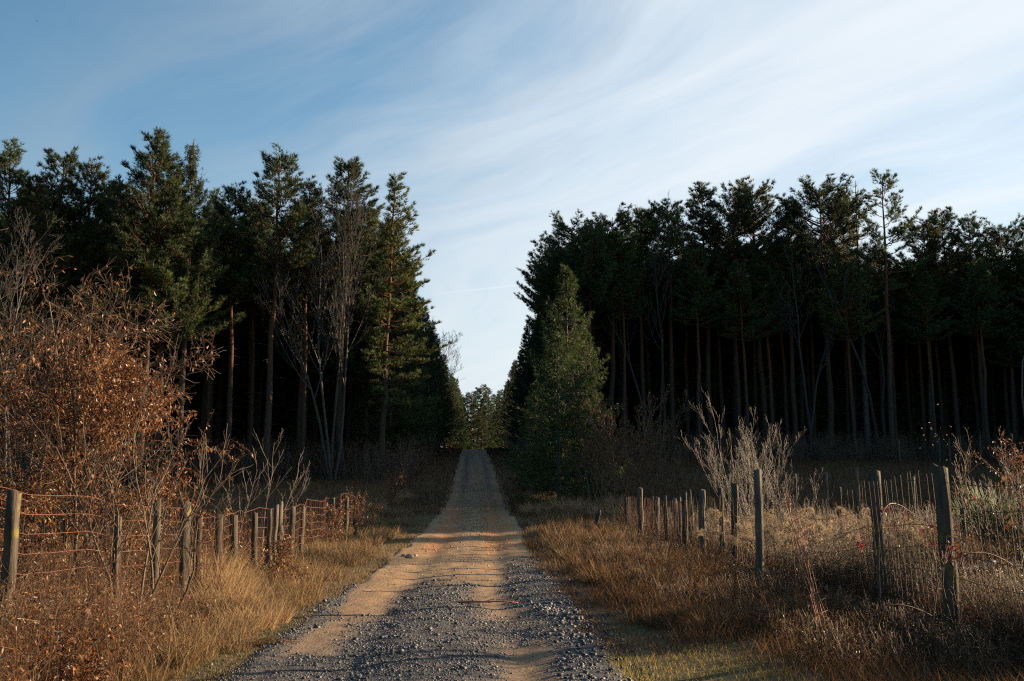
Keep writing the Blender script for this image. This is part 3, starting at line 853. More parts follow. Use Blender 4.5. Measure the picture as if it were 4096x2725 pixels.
# reddish bare trees beside the spruce
SH = dict(seg=[6, 5, 4, 3], wig=.13, up=.10, taper=.3, rmin=.004, levels=4, n=[10, 6, 4], start=[.2, .15, .15], ang=.6, ratio=.5, rr=.55)
for k, (px, py, Y, seed, lf, lab) in enumerate(((612, 370, 44, 81, 3.0, 'leafless tree with some rusty leaves right of the spruce'),
                                         (632, 395, 46, 82, .8, 'thin twisted leafless tree right of the rusty leaved one'),
                                         (592, 410, 42, 83, 4.0, 'low shrub with rusty leaves against the foot of the spruce'),
                                         (650, 440, 50, 84, .4, 'dark leafless thicket shrub left of the pale shrub'),
                                         (672, 446, 54, 85, .3, 'dark leafless shrub at the edge of the field before the wood'))):
    p = at(px, py, Y); x = p[0]; Ht = p[2] - h1(x, Y)
    b, tips = bare_tree_mesh(seed, Ht, 4 if k else 3, SH, 'twigbark', .006, .28)
    f = MB(); leaf_along(np.random.default_rng(seed), f, tips, lf, .09, .055, BROWN)
    shrub('bare_shrub' if k > 1 else 'bare_tree', lab, 'shrub' if k > 1 else 'bare tree', x, Y, (b, f))

# pale leafless shrub behind the right fence
b, tips = bare_tree_mesh(91, 3.4, 11, dict(SH, n=[8, 5, 3], wig=.09, ang=.5, up=.09, start=[.25, .2, .2], rmin=.0026, levels=4), 'palebark', .0028, .30)
shrub('bare_shrub', 'pale leafless shrub with many upright twigs behind the right fence', 'shrub', 6.7, 24.5, (b, None), mats=('palebark', 'leaf'))
b, tips = bare_tree_mesh(92, 2.4, 7, dict(SH, n=[7, 4, 3], wig=.09, ang=.5, rmin=.0026), 'palebark', .0042, .4)
shrub('bare_shrub', 'smaller pale leafless shrub right of the large pale shrub', 'shrub', 8.6, 27, (b, None), mats=('palebark', 'leaf'))

# ------------------------------------------------------------------ left side: beech, saplings, fence
def beech():
    rng = np.random.default_rng(101)
    P = dict(seg=[6, 6, 5, 4, 3], wig=.11, up=.02, taper=.28, rmin=.003, levels=4, n=[16, 9, 6], start=[.06, .12, .12], ang=.95, ratio=.58, rr=.5)
    mb = MB(); tips = []
    for (dx, dy, hh, ax, ay) in ((0, 0, 4.5, 0, 0), (.3, -.2, 4.0, .16, -.05), (-.4, .2, 4.1, -.14, .1), (.1, .4, 3.7, .1, .2), (.5, -.3, 3.2, .3, -.18)):
        grow(rng, mb, (dx, dy, -.2), (ax, ay, 1), hh, .035, 0, P, tips)
    lf = MB()
    leaf_along(rng, lf, tips, 26, .066, .025, BROWN, .8, keep=lambda q: (vnoise(q[:, 0] * 2.1 + q[:, 1] * 1.3, q[:, 2] * 2.3, 5) + .25 * rng.random(len(q)) > .52) & (q[:, 2] < 3.35 + .45 * np.sin(q[:, 0] * 2.3)) | (rng.random(len(q)) < .14))
    # upright bare shoots above the crown
    for k in range(16):
        a = rng.uniform(0, 6.28); r_ = rng.uniform(.2, 1.9)
        b0 = np.array([r_ * math.cos(a), r_ * math.sin(a), rng.uniform(2.4, 3.3)])
        s = np.linspace(0, 1, 6)[:, None]; L_ = rng.uniform(.7, 1.6)
        pts = b0 + np.array([math.cos(a) * .25, math.sin(a) * .25, 1]) * s * L_ + np.cumsum(rng.normal(0, .025, (6, 3)), 0)
        tube(mb, pts, np.linspace(.009, .003, 6), 4)
        for q in range(4):
            i = rng.integers(1, 5); d = np.array([rng.normal(0, .5), rng.normal(0, .5), 1]) * rng.uniform(.15, .45)
            tube(mb, np.array([pts[i], pts[i] + d * .5, pts[i] + d]), [.004, .003, .002], 3)
    shrub('beech_tree', 'broad young beech full of rusty brown winter leaves behind the left fence', 'beech tree', -6.35, 15.3, (mb, lf))
beech()

def small_beech(x, y, hh, seed, label, dens=20, stems=4, spread=.35):
    b, tips = bare_tree_mesh(seed, hh, stems, dict(SH, levels=3, n=[11, 6], rmin=.0025, wig=.12, ang=.75, ratio=.5, start=[.1, .1], up=.04), 'twigbark', .009, spread)
    f = MB(); leaf_along(np.random.default_rng(seed), f, tips, dens, .055, .021, BROWN, .7)
    shrub('beech_shrub', label, 'beech shrub', x, y, (b, f), group='small beech shrubs with brown leaves')
small_beech(-3.25, 15.6, 1.0, 111, 'low beech shrub with brown leaves at the foot of the left fence posts', 26, 6, .5)
small_beech(-3.75, 25.2, 1.45, 112, 'brown leaved beech shrub climbing the middle of the left fence', 26, 5)
small_beech(-3.7, 31.5, 1.6, 113, 'brown leaved beech shrub at the far end of the left fence', 26, 6)
small_beech(-4.9, 20.5, 1.3, 114, 'beech shrub with brown leaves behind the left fence under the bare sapling', 20, 5)
small_beech(-4.35, 12.0, 1.35, 115, 'brown leaved beech sprouts behind the wire near the thickest left posts', 26, 5)
small_beech(-5.6, 11.0, 1.5, 116, 'brown leaved beech sprouts under the young beech by the leftmost post', 26, 6, .5)
small_beech(-6.4, 12.6, 1.5, 117, 'brown leaved low growth below the centre of the young beech', 26, 6, .6)
small_beech(-3.05, 7.3, 1.0, 122, 'brown leaved sprouts in the left foreground before the leftmost post', 22, 6, .45)
small_beech(-3.9, 44, 2.2, 118, 'dark beech shrub on the left verge where the road enters the shade', 20, 6, .4)
small_beech(-4.8, 38, 1.5, 119, 'brown beech shrub behind the end of the left fence', 20, 6, .4)
small_beech(6.0, 13.8, 1.45, 120, 'dark brown leaved beech shrub between the two thick right posts', 34, 8, .55)
small_beech(2.9, 39, .8, 121, 'small reddish leaved shrub on the right verge near the spruce', 20, 5, .4)

# bare saplings left
def stems_mesh(seed, specs, r, P):
    rng = np.random.default_rng(seed); mb = MB(); tips = []
    for (bx, by, d, L) in specs: grow(rng, mb, (bx, by, -.15), d, L, r, 0, P, tips)
    return mb, tips
SP = dict(seg=[8, 5, 4], wig=.07, up=.07, taper=.3, rmin=.0035, levels=3, n=[7, 4], start=[.35, .25], ang=.5, ratio=.42, rr=.55)
b, tips = stems_mesh(131, [(0, 0, (.02, .05, 1), 2.35), (-.1, .05, (-.3, 0, 1), 2.0), (.05, -.05, (.12, 0, 1), 2.2), (.22, 0, (.03, 0, 1), 2.45), (.25, .05, (.38, .1, 1), 2.1), (-.05, 0, (-.15, -.1, 1), 2.3)], .017, dict(SP, wig=.12, n=[9, 5]))
f = MB(); leaf_along(np.random.default_rng(3), f, tips, .5, .06, .03, BROWN)
shrub('bare_sapling', 'leafless sapling with several dark stems leaning out before the left fence', 'sapling', -3.45, 10.6, (b, f), mats=('twigbark', 'leaf'))
b, tips = stems_mesh(132, [(0, 0, (.0, .0, 1), 2.7), (-.5, .1, (-.25, 0, 1), 2.1), (.15, 0, (.5, 0, 1), 1.9), (-.15, 0, (-.5, 0, 1), 1.8), (.05, 0, (.25, 0, 1), 2.2)], .014, dict(SP, n=[8, 4]))
shrub('bare_sapling', 'small pale leafless sapling rising behind the left fence posts', 'sapling', -4.75, 23, (b, None), mats=('palebark', 'leaf'))

# ------------------------------------------------------------------ fences
def post_mb(mb, base, top, r, seed, flat=1.0):
    rng = np.random.default_rng(seed); n = 9; sd = 9
    prof = rng.uniform(.72, 1.18, sd) * np.where(np.arange(sd) % 3 == 0, 1.12, 1)
    s = np.linspace(0, 1, n); base = np.asarray(base, float); top = np.asarray(top, float)
    ax = base + (top - base) * s[:, None]; ax[1:-1, :2] += rng.normal(0, r * .10, (n - 2, 2))
    a = np.arange(sd) * 2 * math.pi / sd + rng.uniform(0, 1)
    rr = r * prof[None] * np.linspace(1.05, .93, n)[:, None] * (1 + rng.normal(0, .05, (n, sd)))
    v = np.stack([ax[:, :1] + np.cos(a) * rr, ax[:, 1:2] + np.sin(a) * rr * flat, np.repeat(ax[:, 2:], sd, 1)], -1)
    v[-1, :, 2] += rng.normal(0, r * .16, sd) + np.cos(a - rng.uniform(0, 6)) * r * .2
    v = v.reshape(-1, 3)
    i = np.arange(n - 1)[:, None] * sd; j = np.arange(sd)[None]; j2 = (j + 1) % sd
    q = np.stack([i + j, i + j2, i + sd + j2, i + sd + j], -1).reshape(-1, 4)
    c = v[-sd:].mean(0)
    v = np.concatenate([v, c[None]]); b = (n - 1) * sd
    mb.add(v, [[b + k, b + (k + 1) % sd, n * sd] for k in range(sd)], q)

def fence_root(name, x, y, label):
    return empty(name, (x, y, h1(x, y)), label, 'fence')

def add_post(root, name, base, top, r, seed, mat='post', label=None, flat=1.0):
    mb = MB(); b = np.asarray(base, float); t = np.asarray(top, float); o0 = np.array(root.location)
    mid = b - o0
    post_mb(mb, [0, 0, -.25], t - b, r, seed, flat)
    o = mb.build(name, M[mat], root, False, loc=tuple(mid))
    if label: o['label'] = label
    return o

lf_root = fence_root('wire_fence', -3.8, 13.1, 'rusty woven wire fence on short dark posts along the left verge')
LP = [(14, 491.5, 8.2, .056, 0), (118, 516.6, 10.6, .034, 0), (157, 500, 12.0, .05, 0), (185.5, 502.7, 13.1, .07, 0), (198.5, 516, 13.7, .052, 0), (219, 514.8, 14.8, .055, 0), (234, 515, 15.75, .052, 0),
      (255, 512.7, 17.3, .055, 0), (269, 509.7, 18.4, .062, 0), (276, 505, 19.1, .072, 1), (279.5, 502.4, 19.6, .07, 1), (292.5, 507, 20.8, .068, 0), (303, 506, 22.1, .055, 0), (333, 498, 26.8, .07, 0), (347, 497, 29.8, .07, 0)]
for k, (px, py, Y, r, g_) in enumerate(LP):
    t = at(px, py, Y); x = t[0] + R.normal(0, .03)
    add_post(lf_root, 'post', (x, Y, h1(x, Y)), (t[0], Y, t[2]), r, 200 + k, 'greypost' if g_ else 'post')
def wire_mesh(root, name, ys, zt, xf, gap, nh, stay, mat, rw=.003, lean=0.0, wob=.025, over=.0, seed=5, miss=0.0):
    """woven wire: horizontal wires and upright stays between ys[0] and ys[-1]; zt(y) is the height of the top wire over the ground"""
    rng = np.random.default_rng(seed); mb = MB(); o0 = np.array(root.location)
    yy = np.arange(ys[0], ys[1], .22)
    side = np.array([xf(v) for v in yy]) + (fbm(yy * 1.1, 0 * yy, seed) - .47) * wob * 4
    for k in range(nh):
        z = np.array([zt(v) for v in yy]) - gap * k
        if (z < .02).all(): continue
        z = np.maximum(z, .02) + (fbm(yy * 1.4, 0 * yy + k * .13, seed + 3) - .47) * wob * 3 + H(side, yy)
        p = np.column_stack([side, yy + lean * (z - H(side, yy)), z]) - o0
        tube(mb, p, rw * 1.15, 4)
    sy = np.arange(ys[0], ys[1], stay); sy = sy + rng.normal(0, stay * .08, len(sy)); sy = sy[rng.random(len(sy)) > miss]
    sx = np.interp(sy, yy, side); g0 = H(sx, sy); top = np.array([zt(v) for v in sy]) + over + rng.normal(0, .012, len(sy))
    K = 6; s = np.linspace(0, 1, K)[None, :, None]
    b = np.stack([sx, sy, g0 + .02], -1); e = np.stack([sx + rng.normal(0, .012, len(sy)), sy + lean * top, g0 + top], -1)
    P = b[:, None] + (e - b)[:, None] * s + rng.normal(0, .004, (len(sy), K, 3))
    twigs(mb, P - o0, rw * .9, rw * .9)
    return mb.build(name, M[mat], root)
ltop = lambda y: float(np.interp(y, [5.5, 8, 10.6, 13.1, 14.2, 15.5, 19, 22, 27, 31], [1.62, 1.60, 1.40, 1.28, 1.13, 1.14, 1.12, 1.12, 1.2, 1.22]))
lx = lambda y: -3.74 + .05 * math.sin(y * 2.1) + (.12 if 13.6 < y < 14.6 else 0)
wire_mesh(lf_root, 'wire_mesh', (5.6, 13.3), ltop, lx, .165, 9, .17, 'rust', .0025, wob=.006, over=.03, seed=5)
wire_mesh(lf_root, 'wire_mesh', (13.2, 20.2), ltop, lx, .165, 8, .15, 'rust', .0029, wob=.03, over=.03, seed=6)
wire_mesh(lf_root, 'wire_mesh', (20.0, 31.0), ltop, lx, .165, 8, .17, 'rust', .0035, wob=.04, over=.03, seed=7)
# rolled up end of wire by the thick post
mb = MB()
for k in range(16):
    a = k / 16 * 4.4; rr = .16 + .02 * math.sin(k * 3)
    b0 = np.array([rr * math.cos(a), rr * math.sin(a) + .1, 0.03]); tube(mb, np.array([b0, b0 + [.02, 0, .6], b0 + [R.normal(0, .05), R.normal(0, .04), 1.22]]), .003, 3)
for z in np.arange(.1, 1.2, .16):
    a = np.linspace(0, 4.6, 18); tube(mb, np.column_stack([.16 * np.cos(a), .16 * np.sin(a) + .1, np.full(18, z) + .01 * np.sin(a * 2)]), .0032, 3)
x = at(206, 540, 13.4)[0]
tag(mb.build('wire_roll', M['rust'], loc=(x, 13.4, h1(x, 13.4))), 'upright roll of rusty wire mesh beside the thick left posts', 'wire roll')

rf_root = fence_root('wire_fence', 4.55, 17, 'sagging dark wire fence on tall split posts along the right verge')
RLAB = {0: 'thickest split post, tallest at the right', 1: 'thick split post leaning left with a jagged top', 2: 'tall grey barked post with a flat top', 7: 'mossy post leaning left', 13: 'pale tapering post near the far end'}
RP = [  # px top, py top, px base, Y, r, mat
    (940, 467.5, 956, 9.5, .074, 'post'), (876, 471.6, 887, 11.4, .068, 'post'), (757, 470, 760, 15.0, .062, 'greypost'), (735, 484, 734, 18, .065, 'post'), (720.5, 488, 724, 19, .05, 'post'),
    (702.5, 490, 702, 20, .068, 'greypost'), (685, 492.4, 685, 21.3, .062, 'post'), (688.5, 490, 695, 23.6, .066, 'post'), (679, 497, 680, 23, .05, 'greypost'), (674.5, 499, 678, 24, .062, 'greypost'),
    (664.5, 496, 668, 25, .058, 'post'), (657.5, 497.4, 657.5, 26.3, .066, 'greypost'), (652, 497, 652, 27, .05, 'post'), (640.5, 488, 641, 27.4, .075, 'greypost'), (627.5, 498, 628, 30, .07, 'post')]
for k, (px, py, pb, Y, r, m) in enumerate(RP):
    t = at(px, py, Y); xb = at(pb, 484 + 1.6 * F / Y, Y)[0]
    add_post(rf_root, 'post', (xb, Y, h1(xb, Y)), (t[0], Y, t[2]), r, 300 + k, m, RLAB.get(k))
rtop = lambda y: float(np.interp(y, [5.5, 8.5, 9.5, 11.4, 13, 15, 18, 21, 30], [1.62, 1.62, 1.62, 1.55, 1.36, 1.40, 1.36, 1.25, 1.1]))
rx = lambda y: 4.5 + .05 * math.sin(y * 1.7)
wire_mesh(rf_root, 'wire_mesh', (7.6, 11.6), rtop, rx, .22, 7, .115, 'darkwire', .0026, lean=.12, wob=.012, over=.06, seed=15)
wire_mesh(rf_root, 'wire_mesh', (11.6, 20.5), rtop, rx, .21, 6, .17, 'darkwire', .0028, lean=.10, wob=.03, over=.05, seed=16, miss=.25)
wire_mesh(rf_root, 'wire_mesh', (20.5, 29.5), rtop, rx, .2, 6, .13, 'rust', .0032, lean=.05, wob=.04, over=.05, seed=17)

# torn strip of mesh
mb = MB(); K = 16; s = np.linspace(0, 1, K)
A = np.array([at(786, 494, 12.0), at(792, 512, 11.7), at(800, 545, 11.2), at(812, 588, 10.5), at(823, 624, 9.9)])
c = np.stack([np.interp(s, np.linspace(0, 1, 5), A[:, k]) for k in range(3)], -1)
c[:, 2] = np.maximum(c[:, 2], H(c[:, 0], c[:, 1]) + .02)
for k in range(6):
    o_ = (k - 2.5) * .032
    tube(mb, c + np.array([o_ * .8, o_ * .4, 0]) + R.normal(0, .006, (K, 3)) + np.outer(np.sin(s * 9 + k) * .012, [1, 0, 0]), .0052, 3)
for k in range(2, K):
    a = c[k]; tube(mb, np.array([a + [-.085, -.04, -.03], a + [0, 0, .012], a + [.085, .04, .05]]) + R.normal(0, .01, (3, 3)), .0058, 3)
o0 = c[-1].copy()
mb.V = [v - o0.astype(np.float32) for v in mb.V]
M['litrust'] = mat_noise('sunlit_rust_mat', (.20, .07, .03), (.42, .17, .075), 30, .7, .2, spec=.4)  # brighter copy of the rust: the strip's sunlit look put into its colour
tag(mb.build('wire_strip', M['litrust'], loc=tuple(o0)), 'torn narrow strip of rusty wire mesh leaning in the right weeds', 'wire strip')

# single posts
def lone_post(name, px, py, pb, pyb, Y, r, mat, label, group=None, seed=0, cat='post'):
    t = at(px, py, Y); xb = at(pb, pyb, Y)[0]; b = np.array([xb, Y, h1(xb, Y)])
    mb = MB(); post_mb(mb, [0, 0, -.2], t - b, r, 400 + seed)
    tag(mb.build(name, M[mat], loc=tuple(b)), label, cat, group)
lone_post('wooden_stake', 355.5, 519.7, 355.5, 541, 28, .062, 'post', 'short dark stake standing alone on the left verge', seed=1, cat='stake')
lone_post('leaning_post', 599, 510, 591, 540, 29, .07, 'post', 'dark post leaning right on the right verge', seed=2)
G2 = 'old posts in the field behind the right fence'
for k, (px, py, Y, r, lab) in enumerate(((826, 472, 33, .045, 'thin grey post in the field left of the split one'), (839, 487, 26, .055, 'split weathered post in the field before the thick leaning post'),
        (857, 468, 34, .055, 'old post with a pale top in the field just left of the leaning thick post'), (795, 474, 35, .055, 'dark old post in the field right of the pale shrub'),
        (913, 477, 32, .055, 'old post in the field between the two thick fence posts'), (961, 485, 22, .05, 'old post with short rungs of wire right of the thickest post'))):
    lone_post('field_post', px, py, px + 1, 510, Y, r, 'greypost' if k % 2 == 0 else 'post', lab, G2, 10 + k)
for k, (px, py) in enumerate(((899, 440), (939, 437), (949, 438), (960, 436), (980, 435), (1011, 433))):
    lone_post('boundary_post', px, py, px, 450, 82, .07, 'greypost', ['pale thin post by the wood edge, below the tall lone pine', 'leftmost of three close pale posts by the wood edge', 'middle of three close pale posts by the wood edge',
              'rightmost of three close pale posts by the wood edge', 'pale post by the wood edge right of the close three', 'pale post by the wood edge near the right picture edge'][k], 'pale posts along the edge of the right wood', 20 + k)

# ------------------------------------------------------------------ grasses and weeds
STRAW = [(.32, .22, .12), (.26, .17, .085), (.19, .115, .055), (.38, .28, .165), (.12, .072, .036)]
TAN = [(.17, .105, .055), (.12, .070, .036), (.24, .155, .085), (.075, .045, .024)]
RED = [(.19, .088, .034), (.13, .058, .023), (.25, .125, .05), (.09, .042, .018)]
GRN = [(.16, .17, .04), (.22, .20, .05), (.28, .22, .07), (.12, .14, .035)]
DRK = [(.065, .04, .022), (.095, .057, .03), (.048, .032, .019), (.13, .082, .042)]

def scatter(n, x0, x1, y0, y1, pw=1.0):
    """points denser near the camera"""
    u = R.random(n)
    y = (y0 ** (1 - pw) + u * (y1 ** (1 - pw) - y0 ** (1 - pw))) ** (1 / (1 - pw)) if abs(pw - 1) > 1e-3 else y0 * (y1 / y0) ** u
    x = R.uniform(0, 1, n)
    return x0 + (x1 - x0) * x, y

def wd(y, k=.0055): return k * (np.maximum(y, 8) / 10) ** .75

mb = MB()
# left verge
x, y = scatter(44000, -3.9, 0, 4.5, 46, 1.25)
e = road_c(y) - 1.55 - (fbm(x * 0 + 3, y * .9, 77) - .47) * .4
x = -3.95 + (x + 3.9) / 3.9 * (e + 3.95)
t = (e - x) / np.maximum(e + 3.95, .1)            # 0 at the road, 1 at the fence
n_ = fbm(x * 1.2, y * .8, 81)
hgt = .06 + .34 * sstep(.1, .75, t + (n_ - .47)) * (.5 + n_)
near = (y < 13.5) & (t < .55)
hgt = np.where(near, hgt * .4, hgt) * .85
col = np.where((R.random(len(x)) < np.where(near, .65, .16))[:, None], pick(GRN, len(x)), pick(STRAW, len(x)))
blades(mb, x, y, H(x, y), hgt, wd(y), np.full(len(x), .75), col)
# tall tussocks left: the pale heap by the fence and scattered clumps
def tussock(cx, cy, r, n, hh, pal, lean=.5, bias=(0, 0), w=.0055):
    a = R.uniform(0, 6.28, n); q = r * np.sqrt(R.random(n)); x = cx + q * np.cos(a); y = cy + q * np.sin(a)
    b = np.stack([np.cos(a), np.sin(a)], -1) * (q / r)[:, None] * lean + np.asarray(bias)
    blades(mb, x, y, H(x, y), np.full(n, hh), wd(y, w), np.full(n, .8), pick(pal, n), b)
PALE = [(.50, .36, .21), (.44, .30, .16), (.38, .25, .13)]
for (px, py, hh, r, n) in ((222, 600, .72, .30, 1300), (231, 610, .52, .32, 900), (212, 592, .85, .24, 900), (248, 622, .36, .3, 600), (265, 616, .28, .3, 500)):
    Y = 1.6 * F / (py - 484); tussock(at(px, py, Y)[0], Y, r, n, hh, PALE, .7, (.25, -.1), .006)
for k in range(90):
    y = 9 * (40 / 9) ** R.random(); x = R.uniform(-3.6, -2.3); tussock(x, y, R.uniform(.12, .3), int(260 * (12 / y) ** .7), R.uniform(.2, .5), STRAW, .8, (R.normal(0, .2), R.normal(0, .2)))
for k in range(190):
    y = 10 * (46 / 10) ** R.random(); x = R.uniform(1.9, 4.3); tussock(x, y, R.uniform(.12, .35), int(260 * (12 / y) ** .7), R.uniform(.28, .62) * (1 if y > 16 else (.85 if x > 2.8 else .6)), STRAW + TAN if y > 20 else TAN + RED + STRAW[:1], 1.3, (R.normal(-.1, .25), R.normal(-.1, .25)))
for (px, py, hh, r) in ((372, 525, .8, .5), (385, 520, .8, .5), (400, 517, .6, .5), (360, 530, .6, .5), (546, 519, .8, .7), (565, 523, .8, .7), (585, 522, .6, .6), (535, 524, .6, .5), (605, 527, .7, .6), (615, 522, .8, .6)):
    Y = 1.6 * F / (py - 484); tussock(at(px, py, Y)[0], Y, r, 650, hh, PALE, .6, (-.15, -.1), .006)
# rough clumps and long stalks in the left foreground
for k in range(75):
    y = R.uniform(6.8, 11.5); x = R.uniform(-.5 * y - .6, -2.5)
    tussock(x, y, R.uniform(.08, .28), int(R.uniform(40, 170)), R.uniform(.3, .75) * (1 if x < -3 else .6), (STRAW, RED, TAN, RED + STRAW)[k % 4], 1.1, (R.normal(0, .4), R.normal(0, .4)), .005)
x = R.uniform(-5.2, -2.45, 420); y = R.uniform(6.8, 11, 420); m_ = x > -.53 * y - .5; x, y = x[m_], y[m_]
blades(mb, x, y, H(x, y), R.uniform(.6, 1.15, len(x)) * np.where(x > -3, .6, 1), np.full(len(x), .0045), np.full(len(x), .5), pick(PALE + STRAW, len(x)))
# long stalks over the right verge and field
x = R.uniform(2.2, 9, 900); y = R.uniform(8.5, 26, 900); m_ = x < .56 * y; x, y = x[m_], y[m_]
blades(mb, x, y, H(x, y), R.uniform(.45, 1.0, len(x)) * np.where(x < 4.5, .6, 1), wd(y, .005), np.full(len(x), .6), pick(PALE + STRAW + TAN, len(x)))
# right verge
x, y = scatter(65000, 0, 1, 4.5, 50, 1.25)
e = road_c(y) + 1.5 + (fbm(x * 0 + 9, y * .9, 79) - .47) * .5
x = e + x * (4.7 - e)
t = (x - e) / (4.7 - e); n_ = fbm(x * 1.1, y * .8, 83)
hgt = (.10 + .36 * sstep(.0, .45, t + (n_ - .47) * .8)) * (.55 + n_)
lawn = (R.random(len(x)) < 1 - sstep(9.2, 10.6, y + (n_ - .47) * 3)) & (R.random(len(x)) < 1 - sstep(2.2, 3.0, x))
hgt = hgt * np.where(y < 17, .62, .85)
hgt = np.where(lawn, .07, hgt)
col = np.where(lawn[:, None], pick([(.34, .27, .06), (.27, .24, .055), (.38, .28, .085)], len(x)), np.where((n_ > .55)[:, None], pick(STRAW, len(x)), pick(TAN + RED, len(x))))
col = np.where(((y < 16) & ~lawn)[:, None], pick(TAN + RED, len(x)), col)
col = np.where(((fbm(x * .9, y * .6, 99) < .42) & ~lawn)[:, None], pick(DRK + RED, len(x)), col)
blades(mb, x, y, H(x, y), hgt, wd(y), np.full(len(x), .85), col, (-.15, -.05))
# beyond the left fence
x, y = scatter(42000, 0, 1, 8, 64, 1.15); x = -4.0 - x * np.clip(y * .5, 3, 22)
blades(mb, x, y, H(x, y), .38 + .3 * fbm(x, y, 85), wd(y), np.full(len(x), .6), pick(RED + TAN, len(x)))
# right field
x, y = scatter(95000, 0, 1, 8, 90, 1.1); x = 4.6 + x * np.clip(y * .56 - 3, 4, 46)
n_ = fbm(x * .4, y * .4, 87)
hgt = (.45 + .5 * n_) * np.interp(y, [8, 30, 90], [1, .9, .75])
hgt = np.where(np.abs(y - 8.7 - .404 * (x - 1.6)) < .75, np.minimum(hgt, .17 * (x - 1.6)), hgt)
blades(mb, x, y, H(x, y), hgt, wd(y, .0055), np.full(len(x), .42), np.where((n_ > .5)[:, None], pick(TAN, len(x)), pick(DRK + RED, len(x))) * .8)
# road sides further up
x, y = scatter(20000, 0, 1, 40, 130, 1.1); sgn = R.choice([-1, 1], len(x)); x = road_c(y) + sgn * (1.15 + .35 * fbm(y * .35, sgn * 5, 44) + x * 3.4)
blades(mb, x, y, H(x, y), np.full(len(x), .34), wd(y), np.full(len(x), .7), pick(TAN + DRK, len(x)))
# a few blades in the middle of the wheel tracks and at the gravel edge
x, y = scatter(1500, -.5, .5, 30, 70, 1.1)
blades(mb, x + road_c(y), y, road_z(x, y), np.full(len(x), .06), wd(y), np.full(len(x), .8), pick(TAN, len(x)))
tag(mb.build('dry_grass', M['grass']), kind='stuff')

# weeds: upright thin stems with small dead leaves
def weeds(name, n, xs, ys, h0, h1_, pal, leafpal, nleaf, branch=2, pw=1.2, keep=None, leaf=.04, hcap=None):
    st = MB(); lf = MB()
    x, y = scatter(n, 0, 1, ys[0], ys[1], pw)
    lo = xs[0](y) if callable(xs[0]) else np.full(n, xs[0]); hi = xs[1](y) if callable(xs[1]) else np.full(n, xs[1])
    x = lo + x * (hi - lo)
    if keep is not None:
        k = keep(x, y); x, y = x[k], y[k]
    n = len(x); z = H(x, y); hg = R.uniform(h0, h1_, n) * (.6 + .8 * fbm(x * .8, y * .8, 91))
    if hcap is not None: hg = np.minimum(hg, hcap(x, y) * R.uniform(.5, 1.1, n))
    b = np.stack([x, y, z - .03], -1); e = b + np.stack([R.normal(0, .13, n) * hg, R.normal(0, .13, n) * hg, hg], -1)
    m = (b + e) / 2 + np.stack([R.normal(0, .05, n), R.normal(0, .05, n), 0 * x], -1)
    col = pick(pal, n)
    w = wd(y, .0028)
    twigs(st, np.stack([b, m, e], 1), w, w * .5, col)
    for k in range(branch):
        t = R.uniform(.35, .95, n)[:, None]; p = b + (e - b) * t; d = nrm(np.stack([R.normal(0, 1, n), R.normal(0, 1, n), R.uniform(.2, 1.4, n)], -1)) * (hg * R.uniform(.12, .38, n))[:, None]
        twigs(st, np.stack([p, p + d], 1), w * .6, w * .4, col)
        for j in range(nleaf):
            q = p + d * R.random((n, 1)); leaves(lf, q, R.normal(0, 1, (n, 3)) + [0, 0, -.4], leaf, leaf * .34, pick(leafpal, n, .35))
    o = st.build(name, M['twig']); tag(o, kind='stuff')
    if lf.n:
        lf.build('weed_leaves', M['leaf'], o)
    return o
weeds('left_weeds', 5000, (lambda y: -.53 * y - .5, -2.35), (5.2, 13), .42, 1.1, RED + TAN, BROWN + TAN, 3, 3, keep=lambda x, y: (x < -2.55 - .35 * fbm(y, y * 0, 3)) & ((x < -3.4) | (y < 10.5)), leaf=.036, hcap=lambda x, y: np.where(x > -3.75, np.interp(y, [6.4, 8.2, 9.6, 11], [1.1, 1.05, .8, .6]), 1.1))
weeds('field_weeds', 11000, (4.0, lambda y: np.clip(y * .58 - 1.5, 6, 22)), (8, 34), .5, 1.0, TAN + DRK, TAN + DRK, 2, 3, leaf=.03, hcap=lambda x, y: np.where(x < 4.7, .4, np.where(np.abs(y - 8.7 - .404 * (x - 1.6)) < .75, .19 * (x - 1.6), 1.2)))
weeds('verge_weeds', 5200, (2.3, 4.6), (8.2, 26), .14, .42, RED + DRK, RED + TAN, 2, 2, keep=lambda x, y: (x > 2.9) | (y > 12), leaf=.028)

# goldenrod with fluffy seed heads
def goldenrod_meshes(seed):
    rng = np.random.default_rng(seed); st = MB(); fl = MB()
    tube(st, np.array([[0, 0, -.05], [.02, .01, .35], [.0, .03, .7], [.06, .02, .98]]), [.004, .0035, .003, .002], 4, (.22, .14, .08))
    TP = []
    for k in range(9):
        z = rng.uniform(.66, .98); a = rng.uniform(0, 6.28); L_ = rng.uniform(.08, .17) * (1.35 - z)*2
        s = np.linspace(0, 1, 5); pts = np.array([.04 * (z - .6), .02, z]) + np.column_stack([np.cos(a) * s * L_, np.sin(a) * s * L_, L_ * (.7 * s - 1.0 * s ** 2)])
        tube(st, pts, .0018, 3, (.22, .14, .08)); m = 16
        ss = rng.uniform(.2, 1, m); TP.append(np.stack([np.interp(ss, s, pts[:, c]) for c in range(3)], -1) + rng.normal(0, .012, (m, 3)))
    TP = np.concatenate(TP)
    tufts(fl, TP, rng.normal(0, 1, TP.shape), 9, .024, .006, .9, pick([(.36, .275, .18), (.30, .225, .14), (.44, .35, .24)], len(TP), .15, rng), rng)
    q = rng.uniform(.2, .65, 10); leaves(st, np.column_stack([q * .0, q * .0, q]), rng.normal(0, 1, (10, 3)), .07, .012, pick(TAN, 10, .2, rng), rng)
    return st.mesh('stem', M['twig']), fl.mesh('seed_head', M['fluff'])
GOLD = [goldenrod_meshes(s) for s in (501, 502, 503)]
gold_spots = []
